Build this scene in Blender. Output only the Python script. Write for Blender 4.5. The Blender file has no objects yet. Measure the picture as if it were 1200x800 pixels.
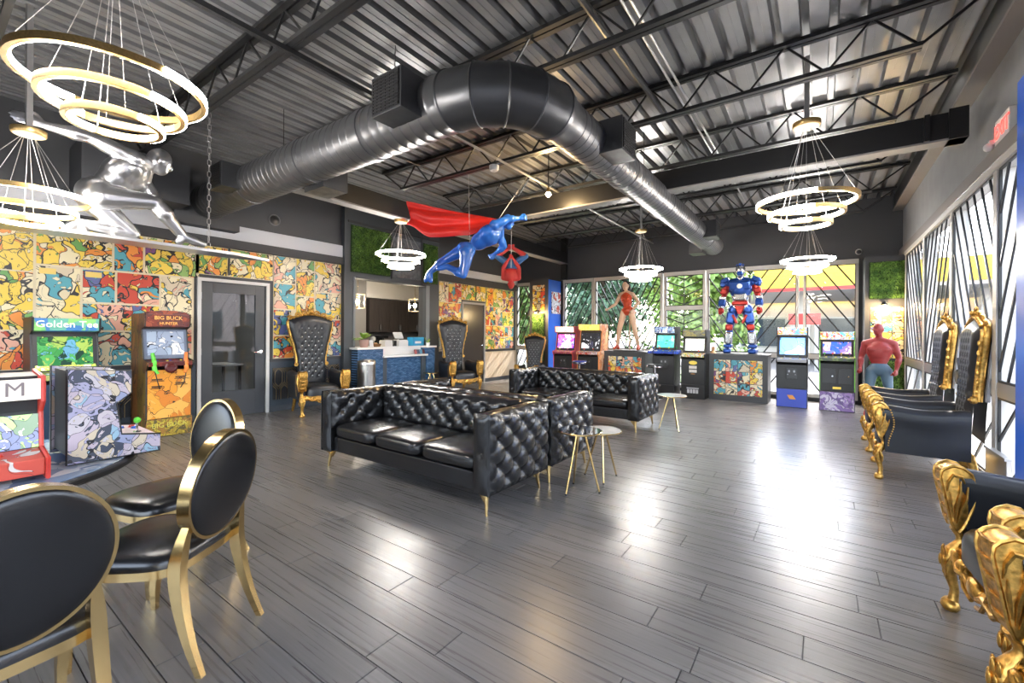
import bpy, bmesh, math, random
from mathutils import Vector, Matrix, Euler
random.seed(7)
R = math.radians
PI = math.pi
C = bpy.context.scene.collection
scene = bpy.context.scene
# ---------------------------------------------------------------- camera
cam_d = bpy.data.cameras.new('camera'); cam = bpy.data.objects.new('camera', cam_d); C.objects.link(cam)
cam_d.sensor_width = 36; cam_d.sensor_fit = 'HORIZONTAL'; cam_d.lens = 509.0/1200*36
cam_d.shift_y = -10.4/1200; cam_d.clip_start = .05; cam_d.clip_end = 300
YAW = R(35.4)
cam.matrix_world = Matrix.Translation((0, 0, 1.37)) @ Matrix.Rotation(YAW, 4, 'Z') @ Matrix.Rotation(PI/2, 4, 'X') @ Matrix.Rotation(R(.37), 4, 'Z')
scene.camera = cam
# ---------------------------------------------------------------- world, sun, exposure
w = bpy.data.worlds.new('sky'); scene.world = w; w.use_nodes = True
nt = w.node_tree; nt.nodes.clear()
wo = nt.nodes.new('ShaderNodeOutputWorld'); bg = nt.nodes.new('ShaderNodeBackground'); sk = nt.nodes.new('ShaderNodeTexSky')
sk.sky_type = 'NISHITA'; sk.sun_disc = False; sk.sun_elevation = R(52); sk.sun_rotation = R(-20); sk.air_density = 1.0; sk.dust_density = 2.5
hs = nt.nodes.new('ShaderNodeHueSaturation'); hs.inputs['Saturation'].default_value = .55
nt.links.new(sk.outputs[0], hs.inputs['Color']); nt.links.new(hs.outputs[0], bg.inputs[0]); nt.links.new(bg.outputs[0], wo.inputs[0])
bg.inputs[1].default_value = .8
sd = bpy.data.lights.new('sun', 'SUN'); sun = bpy.data.objects.new('sun', sd); C.objects.link(sun)
sd.energy = 3.8; sd.angle = R(.6); sd.color = (1, .95, .86)
sun.rotation_euler = Vector((-.25, -.75, -1.12)).to_track_quat('-Z', 'Y').to_euler()
vs = scene.view_settings
vs.view_transform = 'Standard'; vs.look = 'None'; vs.exposure = 1.55; vs.gamma = 1; vs.use_curve_mapping = False
# ---------------------------------------------------------------- materials
MATS = {}
def mat(name, col, rough=.5, metal=0., emit=0, ecol=None, bump=0, bscale=40, var=0, spec=.5, coat=0, stretch=None, objrand=0, rvar=0):
    if name in MATS: return MATS[name]
    m = bpy.data.materials.new(name); m.use_nodes = True
    t = m.node_tree; b = t.nodes['Principled BSDF']
    c4 = (*col, 1)
    b.inputs['Base Color'].default_value = c4; b.inputs['Roughness'].default_value = rough; b.inputs['Metallic'].default_value = metal
    b.inputs['Specular IOR Level'].default_value = spec; b.inputs['Coat Weight'].default_value = coat; b.inputs['Coat Roughness'].default_value = .08
    if emit:
        b.inputs['Emission Color'].default_value = (*(ecol or col), 1); b.inputs['Emission Strength'].default_value = emit
    if bump or var or rvar:
        tc = t.nodes.new('ShaderNodeTexCoord'); mp = t.nodes.new('ShaderNodeMapping'); n = t.nodes.new('ShaderNodeTexNoise')
        t.links.new(tc.outputs['Object'], mp.inputs[0]); t.links.new(mp.outputs[0], n.inputs['Vector'])
        if stretch: mp.inputs['Scale'].default_value = stretch
        n.inputs['Scale'].default_value = bscale; n.inputs['Detail'].default_value = 5
        if bump:
            bp = t.nodes.new('ShaderNodeBump'); bp.inputs['Strength'].default_value = bump; bp.inputs['Distance'].default_value = .01
            t.links.new(n.outputs[0], bp.inputs['Height']); t.links.new(bp.outputs[0], b.inputs['Normal'])
        if var:
            mx = t.nodes.new('ShaderNodeMix'); mx.data_type = 'RGBA'
            mx.inputs['A'].default_value = (*[max(0, k*(1-var)) for k in col], 1); mx.inputs['B'].default_value = (*[min(1, k*(1+var)) for k in col], 1)
            cr = t.nodes.new('ShaderNodeMapRange'); cr.inputs['From Min'].default_value = .3; cr.inputs['From Max'].default_value = .7
            t.links.new(n.outputs[0], cr.inputs[0]); t.links.new(cr.outputs[0], mx.inputs['Factor']); t.links.new(mx.outputs['Result'], b.inputs['Base Color'])
            last = mx.outputs['Result']
            if objrand:
                oi = t.nodes.new('ShaderNodeObjectInfo'); hv = t.nodes.new('ShaderNodeHueSaturation')
                mr = t.nodes.new('ShaderNodeMapRange'); mr.inputs['To Min'].default_value = 1-objrand; mr.inputs['To Max'].default_value = 1+objrand
                t.links.new(oi.outputs['Random'], mr.inputs[0]); t.links.new(mr.outputs[0], hv.inputs['Value']); t.links.new(last, hv.inputs['Color']); t.links.new(hv.outputs[0], b.inputs['Base Color'])
        if rvar:
            rr = t.nodes.new('ShaderNodeMapRange'); rr.inputs['From Min'].default_value = .3; rr.inputs['From Max'].default_value = .7
            rr.inputs['To Min'].default_value = max(0, rough-rvar); rr.inputs['To Max'].default_value = rough+rvar
            t.links.new(n.outputs[0], rr.inputs[0]); t.links.new(rr.outputs[0], b.inputs['Roughness'])
    MATS[name] = m
    return m
def glass_mat(name, tint=(1, 1, 1), refl=1.0):
    if name in MATS: return MATS[name]
    m = bpy.data.materials.new(name); m.use_nodes = True; t = m.node_tree; t.nodes.clear()
    N = t.nodes.new; L = t.links.new
    o = N('ShaderNodeOutputMaterial'); mx = N('ShaderNodeMixShader'); tr = N('ShaderNodeBsdfTransparent'); gl = N('ShaderNodeBsdfGlossy'); ge = N('ShaderNodeNewGeometry')
    tr.inputs[0].default_value = (*tint, 1); gl.inputs['Roughness'].default_value = .02
    dt_ = N('ShaderNodeVectorMath'); dt_.operation = 'DOT_PRODUCT'; L(ge.outputs['Incoming'], dt_.inputs[0]); L(ge.outputs['Normal'], dt_.inputs[1])
    ab = N('ShaderNodeMath'); ab.operation = 'ABSOLUTE'; L(dt_.outputs['Value'], ab.inputs[0])
    om = N('ShaderNodeMath'); om.operation = 'SUBTRACT'; om.inputs[0].default_value = 1; om.use_clamp = True; L(ab.outputs[0], om.inputs[1])
    pw = N('ShaderNodeMath'); pw.operation = 'POWER'; pw.inputs[1].default_value = 5; L(om.outputs[0], pw.inputs[0])
    ma = N('ShaderNodeMath'); ma.operation = 'MULTIPLY_ADD'; ma.inputs[1].default_value = .48*refl; ma.inputs[2].default_value = .022*refl; ma.use_clamp = True; L(pw.outputs[0], ma.inputs[0])
    L(ma.outputs[0], mx.inputs[0]); L(tr.outputs[0], mx.inputs[1]); L(gl.outputs[0], mx.inputs[2]); L(mx.outputs[0], o.inputs[0])
    MATS[name] = m
    return m
def art_mat(name, pal, scale=6, ink=.04, rough=.45, emit=0, warp=.6, stretch=(1, 1, 1), dots=False):
    """flat printed art: abstract colour patches with ink outlines"""
    if name in MATS: return MATS[name]
    m = bpy.data.materials.new(name); m.use_nodes = True; t = m.node_tree; b = t.nodes['Principled BSDF']; N = t.nodes.new; L = t.links.new
    tc = N('ShaderNodeTexCoord'); oi = N('ShaderNodeObjectInfo'); ad = N('ShaderNodeVectorMath'); ad.operation = 'ADD'
    cx = N('ShaderNodeCombineXYZ'); mu = N('ShaderNodeMath'); mu.operation = 'MULTIPLY'; mu.inputs[1].default_value = 57.0
    L(oi.outputs['Random'], mu.inputs[0]); L(mu.outputs[0], cx.inputs[0]); L(mu.outputs[0], cx.inputs[1]); L(mu.outputs[0], cx.inputs[2])
    mp = N('ShaderNodeMapping'); mp.inputs['Scale'].default_value = stretch
    L(tc.outputs['Object'], mp.inputs[0]); L(mp.outputs[0], ad.inputs[0]); L(cx.outputs[0], ad.inputs[1])
    nz = N('ShaderNodeTexNoise'); nz.inputs['Scale'].default_value = scale*.6; nz.inputs['Detail'].default_value = 2
    L(ad.outputs[0], nz.inputs['Vector'])
    s2 = N('ShaderNodeVectorMath'); s2.operation = 'MULTIPLY_ADD'; s2.inputs[1].default_value = (warp, warp, warp)
    L(nz.outputs['Color'], s2.inputs[0]); L(ad.outputs[0], s2.inputs[2])
    vo = N('ShaderNodeTexVoronoi'); vo.inputs['Scale'].default_value = scale; L(s2.outputs[0], vo.inputs['Vector'])
    ve = N('ShaderNodeTexVoronoi'); ve.feature = 'DISTANCE_TO_EDGE'; ve.inputs['Scale'].default_value = scale; L(s2.outputs[0], ve.inputs['Vector'])
    sp = N('ShaderNodeSeparateColor'); L(vo.outputs['Color'], sp.inputs[0])
    cr = N('ShaderNodeValToRGB'); cr.color_ramp.interpolation = 'CONSTANT'; e = cr.color_ramp.elements
    while len(e) < len(pal): e.new(.5)
    for i, c in enumerate(pal): e[i].position = i/len(pal); e[i].color = (*c, 1)
    L(sp.outputs[0], cr.inputs[0])
    # second, finer layer of strokes
    n2 = N('ShaderNodeTexNoise'); n2.inputs['Scale'].default_value = scale*2.2; n2.inputs['Detail'].default_value = 1.5; L(s2.outputs[0], n2.inputs['Vector'])
    g2 = N('ShaderNodeMath'); g2.operation = 'GREATER_THAN'; g2.inputs[1].default_value = .6; L(n2.outputs[0], g2.inputs[0])
    c2 = N('ShaderNodeValToRGB'); c2.color_ramp.interpolation = 'CONSTANT'; e2 = c2.color_ramp.elements
    while len(e2) < len(pal): e2.new(.5)
    for i, c in enumerate(pal[::-1]): e2[i].position = i/len(pal); e2[i].color = (*c, 1)
    L(sp.outputs[1], c2.inputs[0])
    m1 = N('ShaderNodeMix'); m1.data_type = 'RGBA'; L(g2.outputs[0], m1.inputs['Factor']); L(cr.outputs[0], m1.inputs['A']); L(c2.outputs[0], m1.inputs['B'])
    lt = N('ShaderNodeMath'); lt.operation = 'LESS_THAN'; lt.inputs[1].default_value = ink; L(ve.outputs['Distance'], lt.inputs[0])
    ab = N('ShaderNodeMath'); ab.operation = 'COMPARE'; ab.inputs[1].default_value = .6; ab.inputs[2].default_value = ink*.35; L(n2.outputs[0], ab.inputs[0])
    mxm = N('ShaderNodeMath'); mxm.operation = 'MAXIMUM'; L(lt.outputs[0], mxm.inputs[0]); L(ab.outputs[0], mxm.inputs[1])
    m2 = N('ShaderNodeMix'); m2.data_type = 'RGBA'; L(mxm.outputs[0], m2.inputs['Factor']); L(m1.outputs['Result'], m2.inputs['A']); m2.inputs['B'].default_value = (.012, .011, .014, 1)
    L(m2.outputs['Result'], b.inputs['Base Color']); b.inputs['Roughness'].default_value = rough
    if emit: L(m2.outputs['Result'], b.inputs['Emission Color']); b.inputs['Emission Strength'].default_value = emit
    MATS[name] = m
    return m
def facing_leaf(name, c1, c2, rough=.5):
    if name in MATS: return MATS[name]
    m = bpy.data.materials.new(name); m.use_nodes = True; t = m.node_tree; b = t.nodes['Principled BSDF']
    tc = t.nodes.new('ShaderNodeTexCoord'); n = t.nodes.new('ShaderNodeTexNoise'); n.inputs['Scale'].default_value = 9; n.inputs['Detail'].default_value = 6
    mx = t.nodes.new('ShaderNodeMix'); mx.data_type = 'RGBA'; mx.inputs['A'].default_value = (*c1, 1); mx.inputs['B'].default_value = (*c2, 1)
    t.links.new(tc.outputs['Object'], n.inputs['Vector']); mr = t.nodes.new('ShaderNodeMapRange'); mr.inputs['From Min'].default_value = .35; mr.inputs['From Max'].default_value = .65
    t.links.new(n.outputs[0], mr.inputs[0]); t.links.new(mr.outputs[0], mx.inputs['Factor']); t.links.new(mx.outputs['Result'], b.inputs['Base Color'])
    b.inputs['Roughness'].default_value = rough; b.inputs['Subsurface Weight'].default_value = 0
    MATS[name] = m
    return m
leather = mat('black_leather', (.009, .009, .010), .26, bump=.02, bscale=14, spec=.6)
leather2 = mat('charcoal_leather', (.013, .014, .017), .34, bump=.02, bscale=14, spec=.5)
gold = mat('carved_gold', (.60, .35, .09), .38, 1.0, bump=.2, bscale=45, var=.4)
brass = mat('polished_brass', (.80, .57, .25), .2, 1.0)
dark_wall = mat('charcoal_paint', (.045, .046, .05), .6, bump=.03, bscale=90)
navy_wall = mat('slate_blue_paint', (.04, .055, .075), .5)
black_steel = mat('black_painted_steel', (.007, .007, .0075), .38, spec=.5)
grey_steel = mat('dark_grey_painted_steel', (.017, .017, .018), .4)
deck_m = mat('painted_metal_deck', (.19, .19, .195), .34, .3, var=.25, bscale=1.6, bump=.02, rvar=.08)
duct_m = mat('gunmetal_duct', (.12, .12, .125), .36, .65, var=.12, bscale=5)
white_paint = mat('white_paint', (.62, .61, .6), .5)
cream_paint = mat('cream_paint', (.55, .5, .43), .6)
alu = mat('brushed_aluminium', (.5, .49, .48), .35, .8)
pale_alu = mat('pale_window_frame', (.52, .5, .47), .45, .3)
black_plastic = mat('black_plastic', (.01, .01, .011), .4)
led = mat('warm_white_led', (1, .93, .82), .5, emit=50, ecol=(1, .97, .93))
brushed_gold = mat('brushed_gold', (.62, .42, .17), .35, 1.0, var=.15, bscale=90)
chrome = mat('chrome', (.82, .82, .83), .1, 1.0)
# ---------------------------------------------------------------- geometry helpers
def basis(d):
    d = Vector(d).normalized(); a = Vector((0, 0, 1)) if abs(d.z) < .95 else Vector((1, 0, 0))
    u = d.cross(a).normalized(); return u, d.cross(u).normalized()
class MB:
    def __init__(s): s.v = []; s.f = []
    def add(s, vs, fs):
        o = len(s.v); s.v += [tuple(v) for v in vs]; s.f += [tuple(i+o for i in f) for f in fs]; return s
    def box(s, x0, x1, y0, y1, z0, z1):
        return s.add([(x0, y0, z0), (x1, y0, z0), (x1, y1, z0), (x0, y1, z0), (x0, y0, z1), (x1, y0, z1), (x1, y1, z1), (x0, y1, z1)],
                     [(0, 3, 2, 1), (4, 5, 6, 7), (0, 1, 5, 4), (1, 2, 6, 5), (2, 3, 7, 6), (3, 0, 4, 7)])
    def cbox(s, c, sz, rot=None):
        h = Vector(sz)/2; M = (rot.to_matrix() if isinstance(rot, Euler) else rot) if rot else Matrix.Identity(3); c = Vector(c)
        pts = [c+M @ Vector((a*h.x, b*h.y, d*h.z)) for d in (-1, 1) for a, b in ((-1, -1), (1, -1), (1, 1), (-1, 1))]
        return s.add(pts, [(0, 3, 2, 1), (4, 5, 6, 7), (0, 1, 5, 4), (1, 2, 6, 5), (2, 3, 7, 6), (3, 0, 4, 7)])
    def bar(s, p, q, w_, h_):
        """box bar from p to q, w_ sideways (horizontal), h_ the other way"""
        p = Vector(p); q = Vector(q); d = (q-p).normalized(); a = Vector((0, 0, 1)) if abs(d.z) < .98 else Vector((0, 1, 0))
        u = d.cross(a).normalized()*w_/2; v = u.cross(d).normalized()*h_/2
        return s.add([p-u-v, p+u-v, p+u+v, p-u+v, q-u-v, q+u-v, q+u+v, q-u+v], [(0, 1, 2, 3), (7, 6, 5, 4), (0, 4, 5, 1), (1, 5, 6, 2), (2, 6, 7, 3), (3, 7, 4, 0)])
    def cyl(s, p, q, r0, r1=None, n=12, caps=True):
        p = Vector(p); q = Vector(q); r1 = r0 if r1 is None else r1; u, v = basis(q-p); o = len(s.v)
        for c, r in ((p, r0), (q, r1)):
            for i in range(n): a = 2*PI*i/n; s.v.append(tuple(c+u*r*math.cos(a)+v*r*math.sin(a)))
        for i in range(n): j = (i+1) % n; s.f.append((o+i, o+j, o+n+j, o+n+i))
        if caps: s.f.append(tuple(o+i for i in range(n))[::-1]); s.f.append(tuple(o+n+i for i in range(n)))
        return s
    def tube(s, pts, r, n=8, closed=False, flat=1.0):
        P = [Vector(p) for p in pts]; m = len(P); o = len(s.v); rr = r if hasattr(r, '__len__') else [r]*m
        d0 = (P[1]-P[0]).normalized(); u, v = basis(d0)
        for k in range(m):
            a = P[(k-1) % m] if (closed or k > 0) else P[0]; b = P[(k+1) % m] if (closed or k < m-1) else P[-1]
            d = (b-a).normalized(); v = d.cross(u).normalized(); u = v.cross(d).normalized()
            for i in range(n): t = 2*PI*i/n; s.v.append(tuple(P[k]+u*rr[k]*math.cos(t)+v*rr[k]*flat*math.sin(t)))
        for k in range(m if closed else m-1):
            for i in range(n):
                j = (i+1) % n; a = o+k*n; b = o+((k+1) % m)*n
                s.f.append((a+i, a+j, b+j, b+i))
        if not closed: s.f.append(tuple(o+i for i in range(n))[::-1]); s.f.append(tuple(o+(m-1)*n+i for i in range(n)))
        return s
    def lathe(s, prof, c=(0, 0, 0), n=16, axis=None):
        """prof: list of (r, h) along axis (default z)"""
        c = Vector(c); ax = Vector(axis or (0, 0, 1)).normalized(); u, v = basis(ax); o = len(s.v)
        for r, h in prof:
            for i in range(n): a = 2*PI*i/n; s.v.append(tuple(c+ax*h+u*r*math.cos(a)+v*r*math.sin(a)))
        for k in range(len(prof)-1):
            for i in range(n): j = (i+1) % n; s.f.append((o+k*n+j, o+k*n+i, o+(k+1)*n+i, o+(k+1)*n+j))
        s.f.append(tuple(o+i for i in range(n))); s.f.append(tuple(o+(len(prof)-1)*n+i for i in range(n))[::-1])
        return s
    def ell(s, c, rx, ry=None, rz=None, nu=12, nv=8, rot=None):
        ry = rx if ry is None else ry; rz = rx if rz is None else rz; c = Vector(c); o = len(s.v)
        M = (rot.to_matrix() if isinstance(rot, Euler) else rot) if rot else Matrix.Identity(3)
        s.v.append(tuple(c+M @ Vector((0, 0, rz))))
        for k in range(1, nv):
            t = PI*k/nv
            for i in range(nu): a = 2*PI*i/nu; s.v.append(tuple(c+M @ Vector((rx*math.sin(t)*math.cos(a), ry*math.sin(t)*math.sin(a), rz*math.cos(t)))))
        s.v.append(tuple(c-M @ Vector((0, 0, rz)))); e = len(s.v)-1
        for i in range(nu): s.f.append((o, o+1+i, o+1+(i+1) % nu)); s.f.append((e, e-nu+(i+1) % nu, e-nu+i))
        for k in range(nv-2):
            for i in range(nu): a = o+1+k*nu; j = (i+1) % nu; s.f.append((a+i, a+nu+i, a+nu+j, a+j))
        return s
    def prism(s, poly, h0, h1, plane='xz'):
        """extrude a 2d polygon; plane 'xz' -> along y, 'yz' -> along x, 'xy' -> along z"""
        n = len(poly); o = len(s.v)
        for h in (h0, h1):
            for a, b in poly: s.v.append({'xz': (a, h, b), 'yz': (h, a, b), 'xy': (a, b, h)}[plane])
        s.f.append(tuple(o+i for i in range(n))); s.f.append(tuple(o+n+i for i in range(n))[::-1])
        for i in range(n): j = (i+1) % n; s.f.append((o+j, o+i, o+n+i, o+n+j))
        return s
    def grid(s, fn, nu, nv, cu=False, cv=False):
        o = len(s.v); ku = nu if cu else nu+1; kv = nv if cv else nv+1
        for j in range(kv):
            for i in range(ku): s.v.append(tuple(fn(i/nu, j/nv)))
        for j in range(nv):
            for i in range(nu):
                a = i; b = (i+1) % ku; c = j; d = (j+1) % kv
                s.f.append((o+c*ku+a, o+c*ku+b, o+d*ku+b, o+d*ku+a))
        return s
    def xf(s, M):
        s.v = [tuple(M @ Vector(v)) for v in s.v]; return s
    def merge(s, o): return s.add(o.v, o.f)
    def mesh(s, name, m, smooth=None):
        me = bpy.data.meshes.new(name); me.from_pydata(s.v, [], s.f); me.validate(); me.update()
        bm = bmesh.new(); bm.from_mesh(me); bmesh.ops.recalc_face_normals(bm, faces=bm.faces); bm.to_mesh(me); bm.free()
        if m: me.materials.append(m)
        if smooth:
            for p in me.polygons: p.use_smooth = True
            me.set_sharp_from_angle(angle=R(smooth))
        return me
    def build(s, name, m, parent=None, smooth=None, bevel=0, loc=None, seg=2, sub=0):
        o = bpy.data.objects.new(name, s.mesh(name, m, smooth)); C.objects.link(o)
        if parent: o.parent = parent
        if loc: o.location = loc
        if bevel:
            b = o.modifiers.new('bevel', 'BEVEL'); b.width = bevel; b.segments = seg; b.limit_method = 'ANGLE'; b.angle_limit = R(40); b.harden_normals = False
        if sub:
            b = o.modifiers.new('sub', 'SUBSURF'); b.levels = sub; b.render_levels = sub
        return o
def link_copy(me, name, parent, loc=(0, 0, 0), rot=(0, 0, 0), scale=(1, 1, 1)):
    o = bpy.data.objects.new(name, me); C.objects.link(o); o.parent = parent; o.location = loc; o.rotation_euler = rot; o.scale = scale
    return o
def tag(o, label=None, cat=None, group=None, kind=None):
    if label: o['label'] = label
    if cat: o['category'] = cat
    if group: o['group'] = group
    if kind: o['kind'] = kind
    return o
def thing(name, label, cat, loc=(0, 0, 0), rz=0, group=None):
    o = bpy.data.objects.new(name, None); C.objects.link(o); o.empty_display_size = .1
    o.location = loc; o.rotation_euler = (0, 0, rz)
    return tag(o, label, cat, group)
def struct(o): o['kind'] = 'structure'; return o
CH = {}
def copy_tree(o, loc=None, rz=None, label=None, parent=None):
    c = o.copy(); C.objects.link(c); c.parent = parent
    if loc is not None: c.location = loc
    if rz is not None: c.rotation_euler = (0, 0, rz)
    if label: c['label'] = label
    for ch in [k for k in C.objects if k.parent == o]: copy_tree(ch, parent=c)
    return c
def text(body, size, parent, m, loc, rot, name='lettering', extrude=.002, sx=1, shear=0, align='CENTER', space=1.0):
    cu = bpy.data.curves.new(name, 'FONT'); cu.body = body; cu.size = size; cu.extrude = extrude; cu.align_x = align; cu.align_y = 'CENTER'; cu.shear = shear; cu.space_line = space; cu.resolution_u = 2
    t = bpy.data.objects.new(name, cu); C.objects.link(t); bpy.context.view_layer.update()
    me = bpy.data.meshes.new_from_object(t.evaluated_get(bpy.context.evaluated_depsgraph_get())); bpy.data.objects.remove(t); bpy.data.curves.remove(cu)
    me.materials.clear(); me.materials.append(m); me.name = name
    o = bpy.data.objects.new(name, me); C.objects.link(o); o.parent = parent; o.location = loc; o.rotation_euler = rot; o.scale = (sx, 1, 1)
    return o
# ================================================================ the building
XL, XR, YB, YF, ZD = -7.6, 1.25, 10.9, -2.6, 4.02
# ---- floor: slab and individual planks
floor = struct(MB().box(-11.2, XR+.12, YF-.1, YB+.1, -.12, -.006).build('floor', mat('floor_underlay', (.02, .018, .017), .6)))
def plank_mat():
    m = bpy.data.materials.new('grey_brown_wood_plank'); m.use_nodes = True; t = m.node_tree; b = t.nodes['Principled BSDF']; N = t.nodes.new; L = t.links.new
    tc = N('ShaderNodeTexCoord'); oi = N('ShaderNodeObjectInfo'); geo = N('ShaderNodeNewGeometry')
    mp = N('ShaderNodeMapping'); mp.inputs['Scale'].default_value = (.55, 26, 1); L(geo.outputs['Position'], mp.inputs[0])
    n = N('ShaderNodeTexNoise'); n.inputs['Scale'].default_value = 2.2; n.inputs['Detail'].default_value = 5; n.inputs['Roughness'].default_value = .55; L(mp.outputs[0], n.inputs['Vector'])
    cr = N('ShaderNodeValToRGB'); e = cr.color_ramp.elements; e[0].position = .22; e[0].color = (.10, .092, .088, 1); e[1].position = .8; e[1].color = (.19, .178, .172, 1); L(n.outputs[0], cr.inputs[0])
    hv = N('ShaderNodeHueSaturation'); mr = N('ShaderNodeMapRange'); mr.inputs['To Min'].default_value = .8; mr.inputs['To Max'].default_value = 1.22
    L(geo.outputs['Random Per Island'], mr.inputs[0])
    ad = N('ShaderNodeMath'); ad.operation = 'ADD'; mr2 = N('ShaderNodeMapRange'); mr2.inputs['To Min'].default_value = -.1; mr2.inputs['To Max'].default_value = .1
    L(oi.outputs['Random'], mr2.inputs[0]); L(mr.outputs[0], ad.inputs[0]); L(mr2.outputs[0], ad.inputs[1])
    L(ad.outputs[0], hv.inputs['Value']); L(cr.outputs[0], hv.inputs['Color']); L(hv.outputs[0], b.inputs['Base Color'])
    rr = N('ShaderNodeMapRange'); rr.inputs['To Min'].default_value = .2; rr.inputs['To Max'].default_value = .38; L(n.outputs[0], rr.inputs[0]); L(rr.outputs[0], b.inputs['Roughness'])
    # gentle board cupping and grain relief
    wv = N('ShaderNodeBump'); wv.inputs['Strength'].default_value = .14; wv.inputs['Distance'].default_value = .004; L(n.outputs[0], wv.inputs['Height']); L(wv.outputs[0], b.inputs['Normal'])
    b.inputs['Specular IOR Level'].default_value = .5
    return m
plank_m = plank_mat()
def build_floor():
    cw, sw = math.cos(YAW), math.sin(YAW)
    def pr(x, y):
        d = -sw*x+cw*y; a = cw*x+sw*y
        return (600+509*a/d, 390+509*1.37/d, d) if d > .25 else None
    PW, PL, g = .178, 1.22, .0012
    items = []
    k = 0; y = YF
    while y < YB-.01:
        y1 = min(y+PW, YB); x = XL - random.random()*PL
        while x < XR:
            x0, x1 = max(x, XL), min(x+PL, XR)
            if x1-x0 > .03:
                n = 0; area = 0
                for i in range(6):
                    for j in range(3):
                        q = pr(x0+(x1-x0)*(i+.5)/6, y+(y1-y)*(j+.5)/3)
                        if q and 0 < q[0] < 1200 and 390 < q[1] < 800: area += (x1-x0)*(y1-y)/18/q[2]**3
                items.append((area, x0, x1, y, y1))
            x += PL
        y += PW
    items.sort(key=lambda a: -a[0])
    def pmesh(mb, x0, x1, y0, y1, z, c):
        b = .0016
        mb.add([(x0+g-c[0], y0+g-c[1], z-.012), (x1-g-c[0], y0+g-c[1], z-.012), (x1-g-c[0], y1-g-c[1], z-.012), (x0+g-c[0], y1-g-c[1], z-.012),
                (x0+g+b-c[0], y0+g+b-c[1], z), (x1-g-b-c[0], y0+g+b-c[1], z), (x1-g-b-c[0], y1-g-b-c[1], z), (x0+g+b-c[0], y1-g-b-c[1], z)],
               [(4, 5, 6, 7), (0, 1, 5, 4), (1, 2, 6, 5), (2, 3, 7, 6), (3, 0, 4, 7)])
    cache = {}
    for it in items[:300]:
        a, x0, x1, y0, y1 = it; key = (round(x1-x0, 3), round(y1-y0, 3))
        if key not in cache:
            mb = MB(); pmesh(mb, 0, x1-x0, 0, y1-y0, 0, (0, 0)); cache[key] = mb.mesh('plank', plank_m)
        link_copy(cache[key], 'plank', floor, (x0, y0, random.uniform(-.0006, .0006)))
    mb = MB()
    for a, x0, x1, y0, y1 in items[300:]: pmesh(mb, x0, x1, y0, y1, 0, (0, 0))
    tag(mb.build('far_planks', plank_m, floor), kind='stuff')
    tile = mat('pale_office_floor', (.16, .15, .14), .4, var=.1, bscale=6)
    MB().box(-11.2, XL-.0, 1.2, YB, -.006, 0).build('office_floor', tile, floor)
build_floor()
# ---- ceiling: corrugated deck sheets
ceil = struct(MB().box(-11.2, XR+.12, YF-.1, YB+.1, ZD+.13, ZD+.19).build('ceiling', grey_steel))
pitch, top = .203, .12
prof = []
x = 0
for k in range(3):
    prof += [(x, 0), (x+.132, 0), (x+.139, top), (x+.196, top)]; x += pitch
prof.append((x, 0))
W3 = pitch*3; sm = MB(); n = len(prof)
sm.add([(a, YF, b) for a, b in prof]+[(a, YB, b) for a, b in prof], [(i, i+1, n+i+1, n+i) for i in range(n-1)])
for k in range(3):   # stiffening groove in every flat
    sm.box(k*pitch+.062, k*pitch+.069, YF, YB, -.004, .002)
deck_me = sm.mesh('deck_sheet', deck_m)
x = XL
while x < XR-.01:
    link_copy(deck_me, 'deck_sheet', ceil, (x, 0, ZD)); x += W3
# ---- joists
JB, JT = 3.63, 4.0
web_up = MB().bar((0, 0, 0), (.3, 0, JT-JB-.03), .016, .016).mesh('web_bar', black_steel)
web_dn = MB().bar((0, 0, JT-JB-.03), (.3, 0, 0), .016, .016).mesh('web_bar', black_steel)
def joist(y, x0, x1, lab):
    t = thing('steel_joist', lab, 'joist', (x0, y, JB), group='open web roof joists')
    Lx = x1-x0; a, b = .45, Lx-.45
    MB().box(0, Lx, -.055, -.008, .335, .37).box(0, Lx, .008, .055, .335, .37).build('top_chord', black_steel, t)
    MB().box(a, b, -.05, -.006, -.0, .034).box(a, b, .006, .05, 0, .034).build('bottom_chord', grey_steel, t)
    MB().bar((0.03, 0, .34), (a+.02, 0, .02), .02, .02).build('end_bar', black_steel, t); MB().bar((Lx-.03, 0, .34), (b-.02, 0, .02), .02, .02).build('end_bar', black_steel, t)
    k = int((b-a)/.6); s = (b-a)/(2*k)/.3
    for i in range(k):
        link_copy(web_up, 'web_bar', t, (a+i*.6*s, 0, .015), scale=(s, 1, 1)); link_copy(web_dn, 'web_bar', t, (a+i*.6*s+.3*s, 0, .015), scale=(s, 1, 1))
for y, x0, lab in ((.4, XL, 'black open-web steel joist above the round table and oval-back chairs'), (1.8, XL, 'black open-web steel joist crossing above the wall end of the big duct'), (3.22, -5.95, 'black open-web steel joist above the duct elbow'),
                   (4.65, -5.95, 'black open-web steel joist between duct elbow and deep beam'), (6.07, -5.95, 'black open-web steel joist resting right above the deep beam'),
                   (7.45, -5.95, 'black open-web steel joist just past the deep beam'), (8.85, -5.95, 'black open-web steel joist second past the deep beam'), (10.25, -5.95, 'black open-web steel joist closest to the storefront window wall')):
    joist(y, x0+.02, 1.09, lab)
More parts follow.
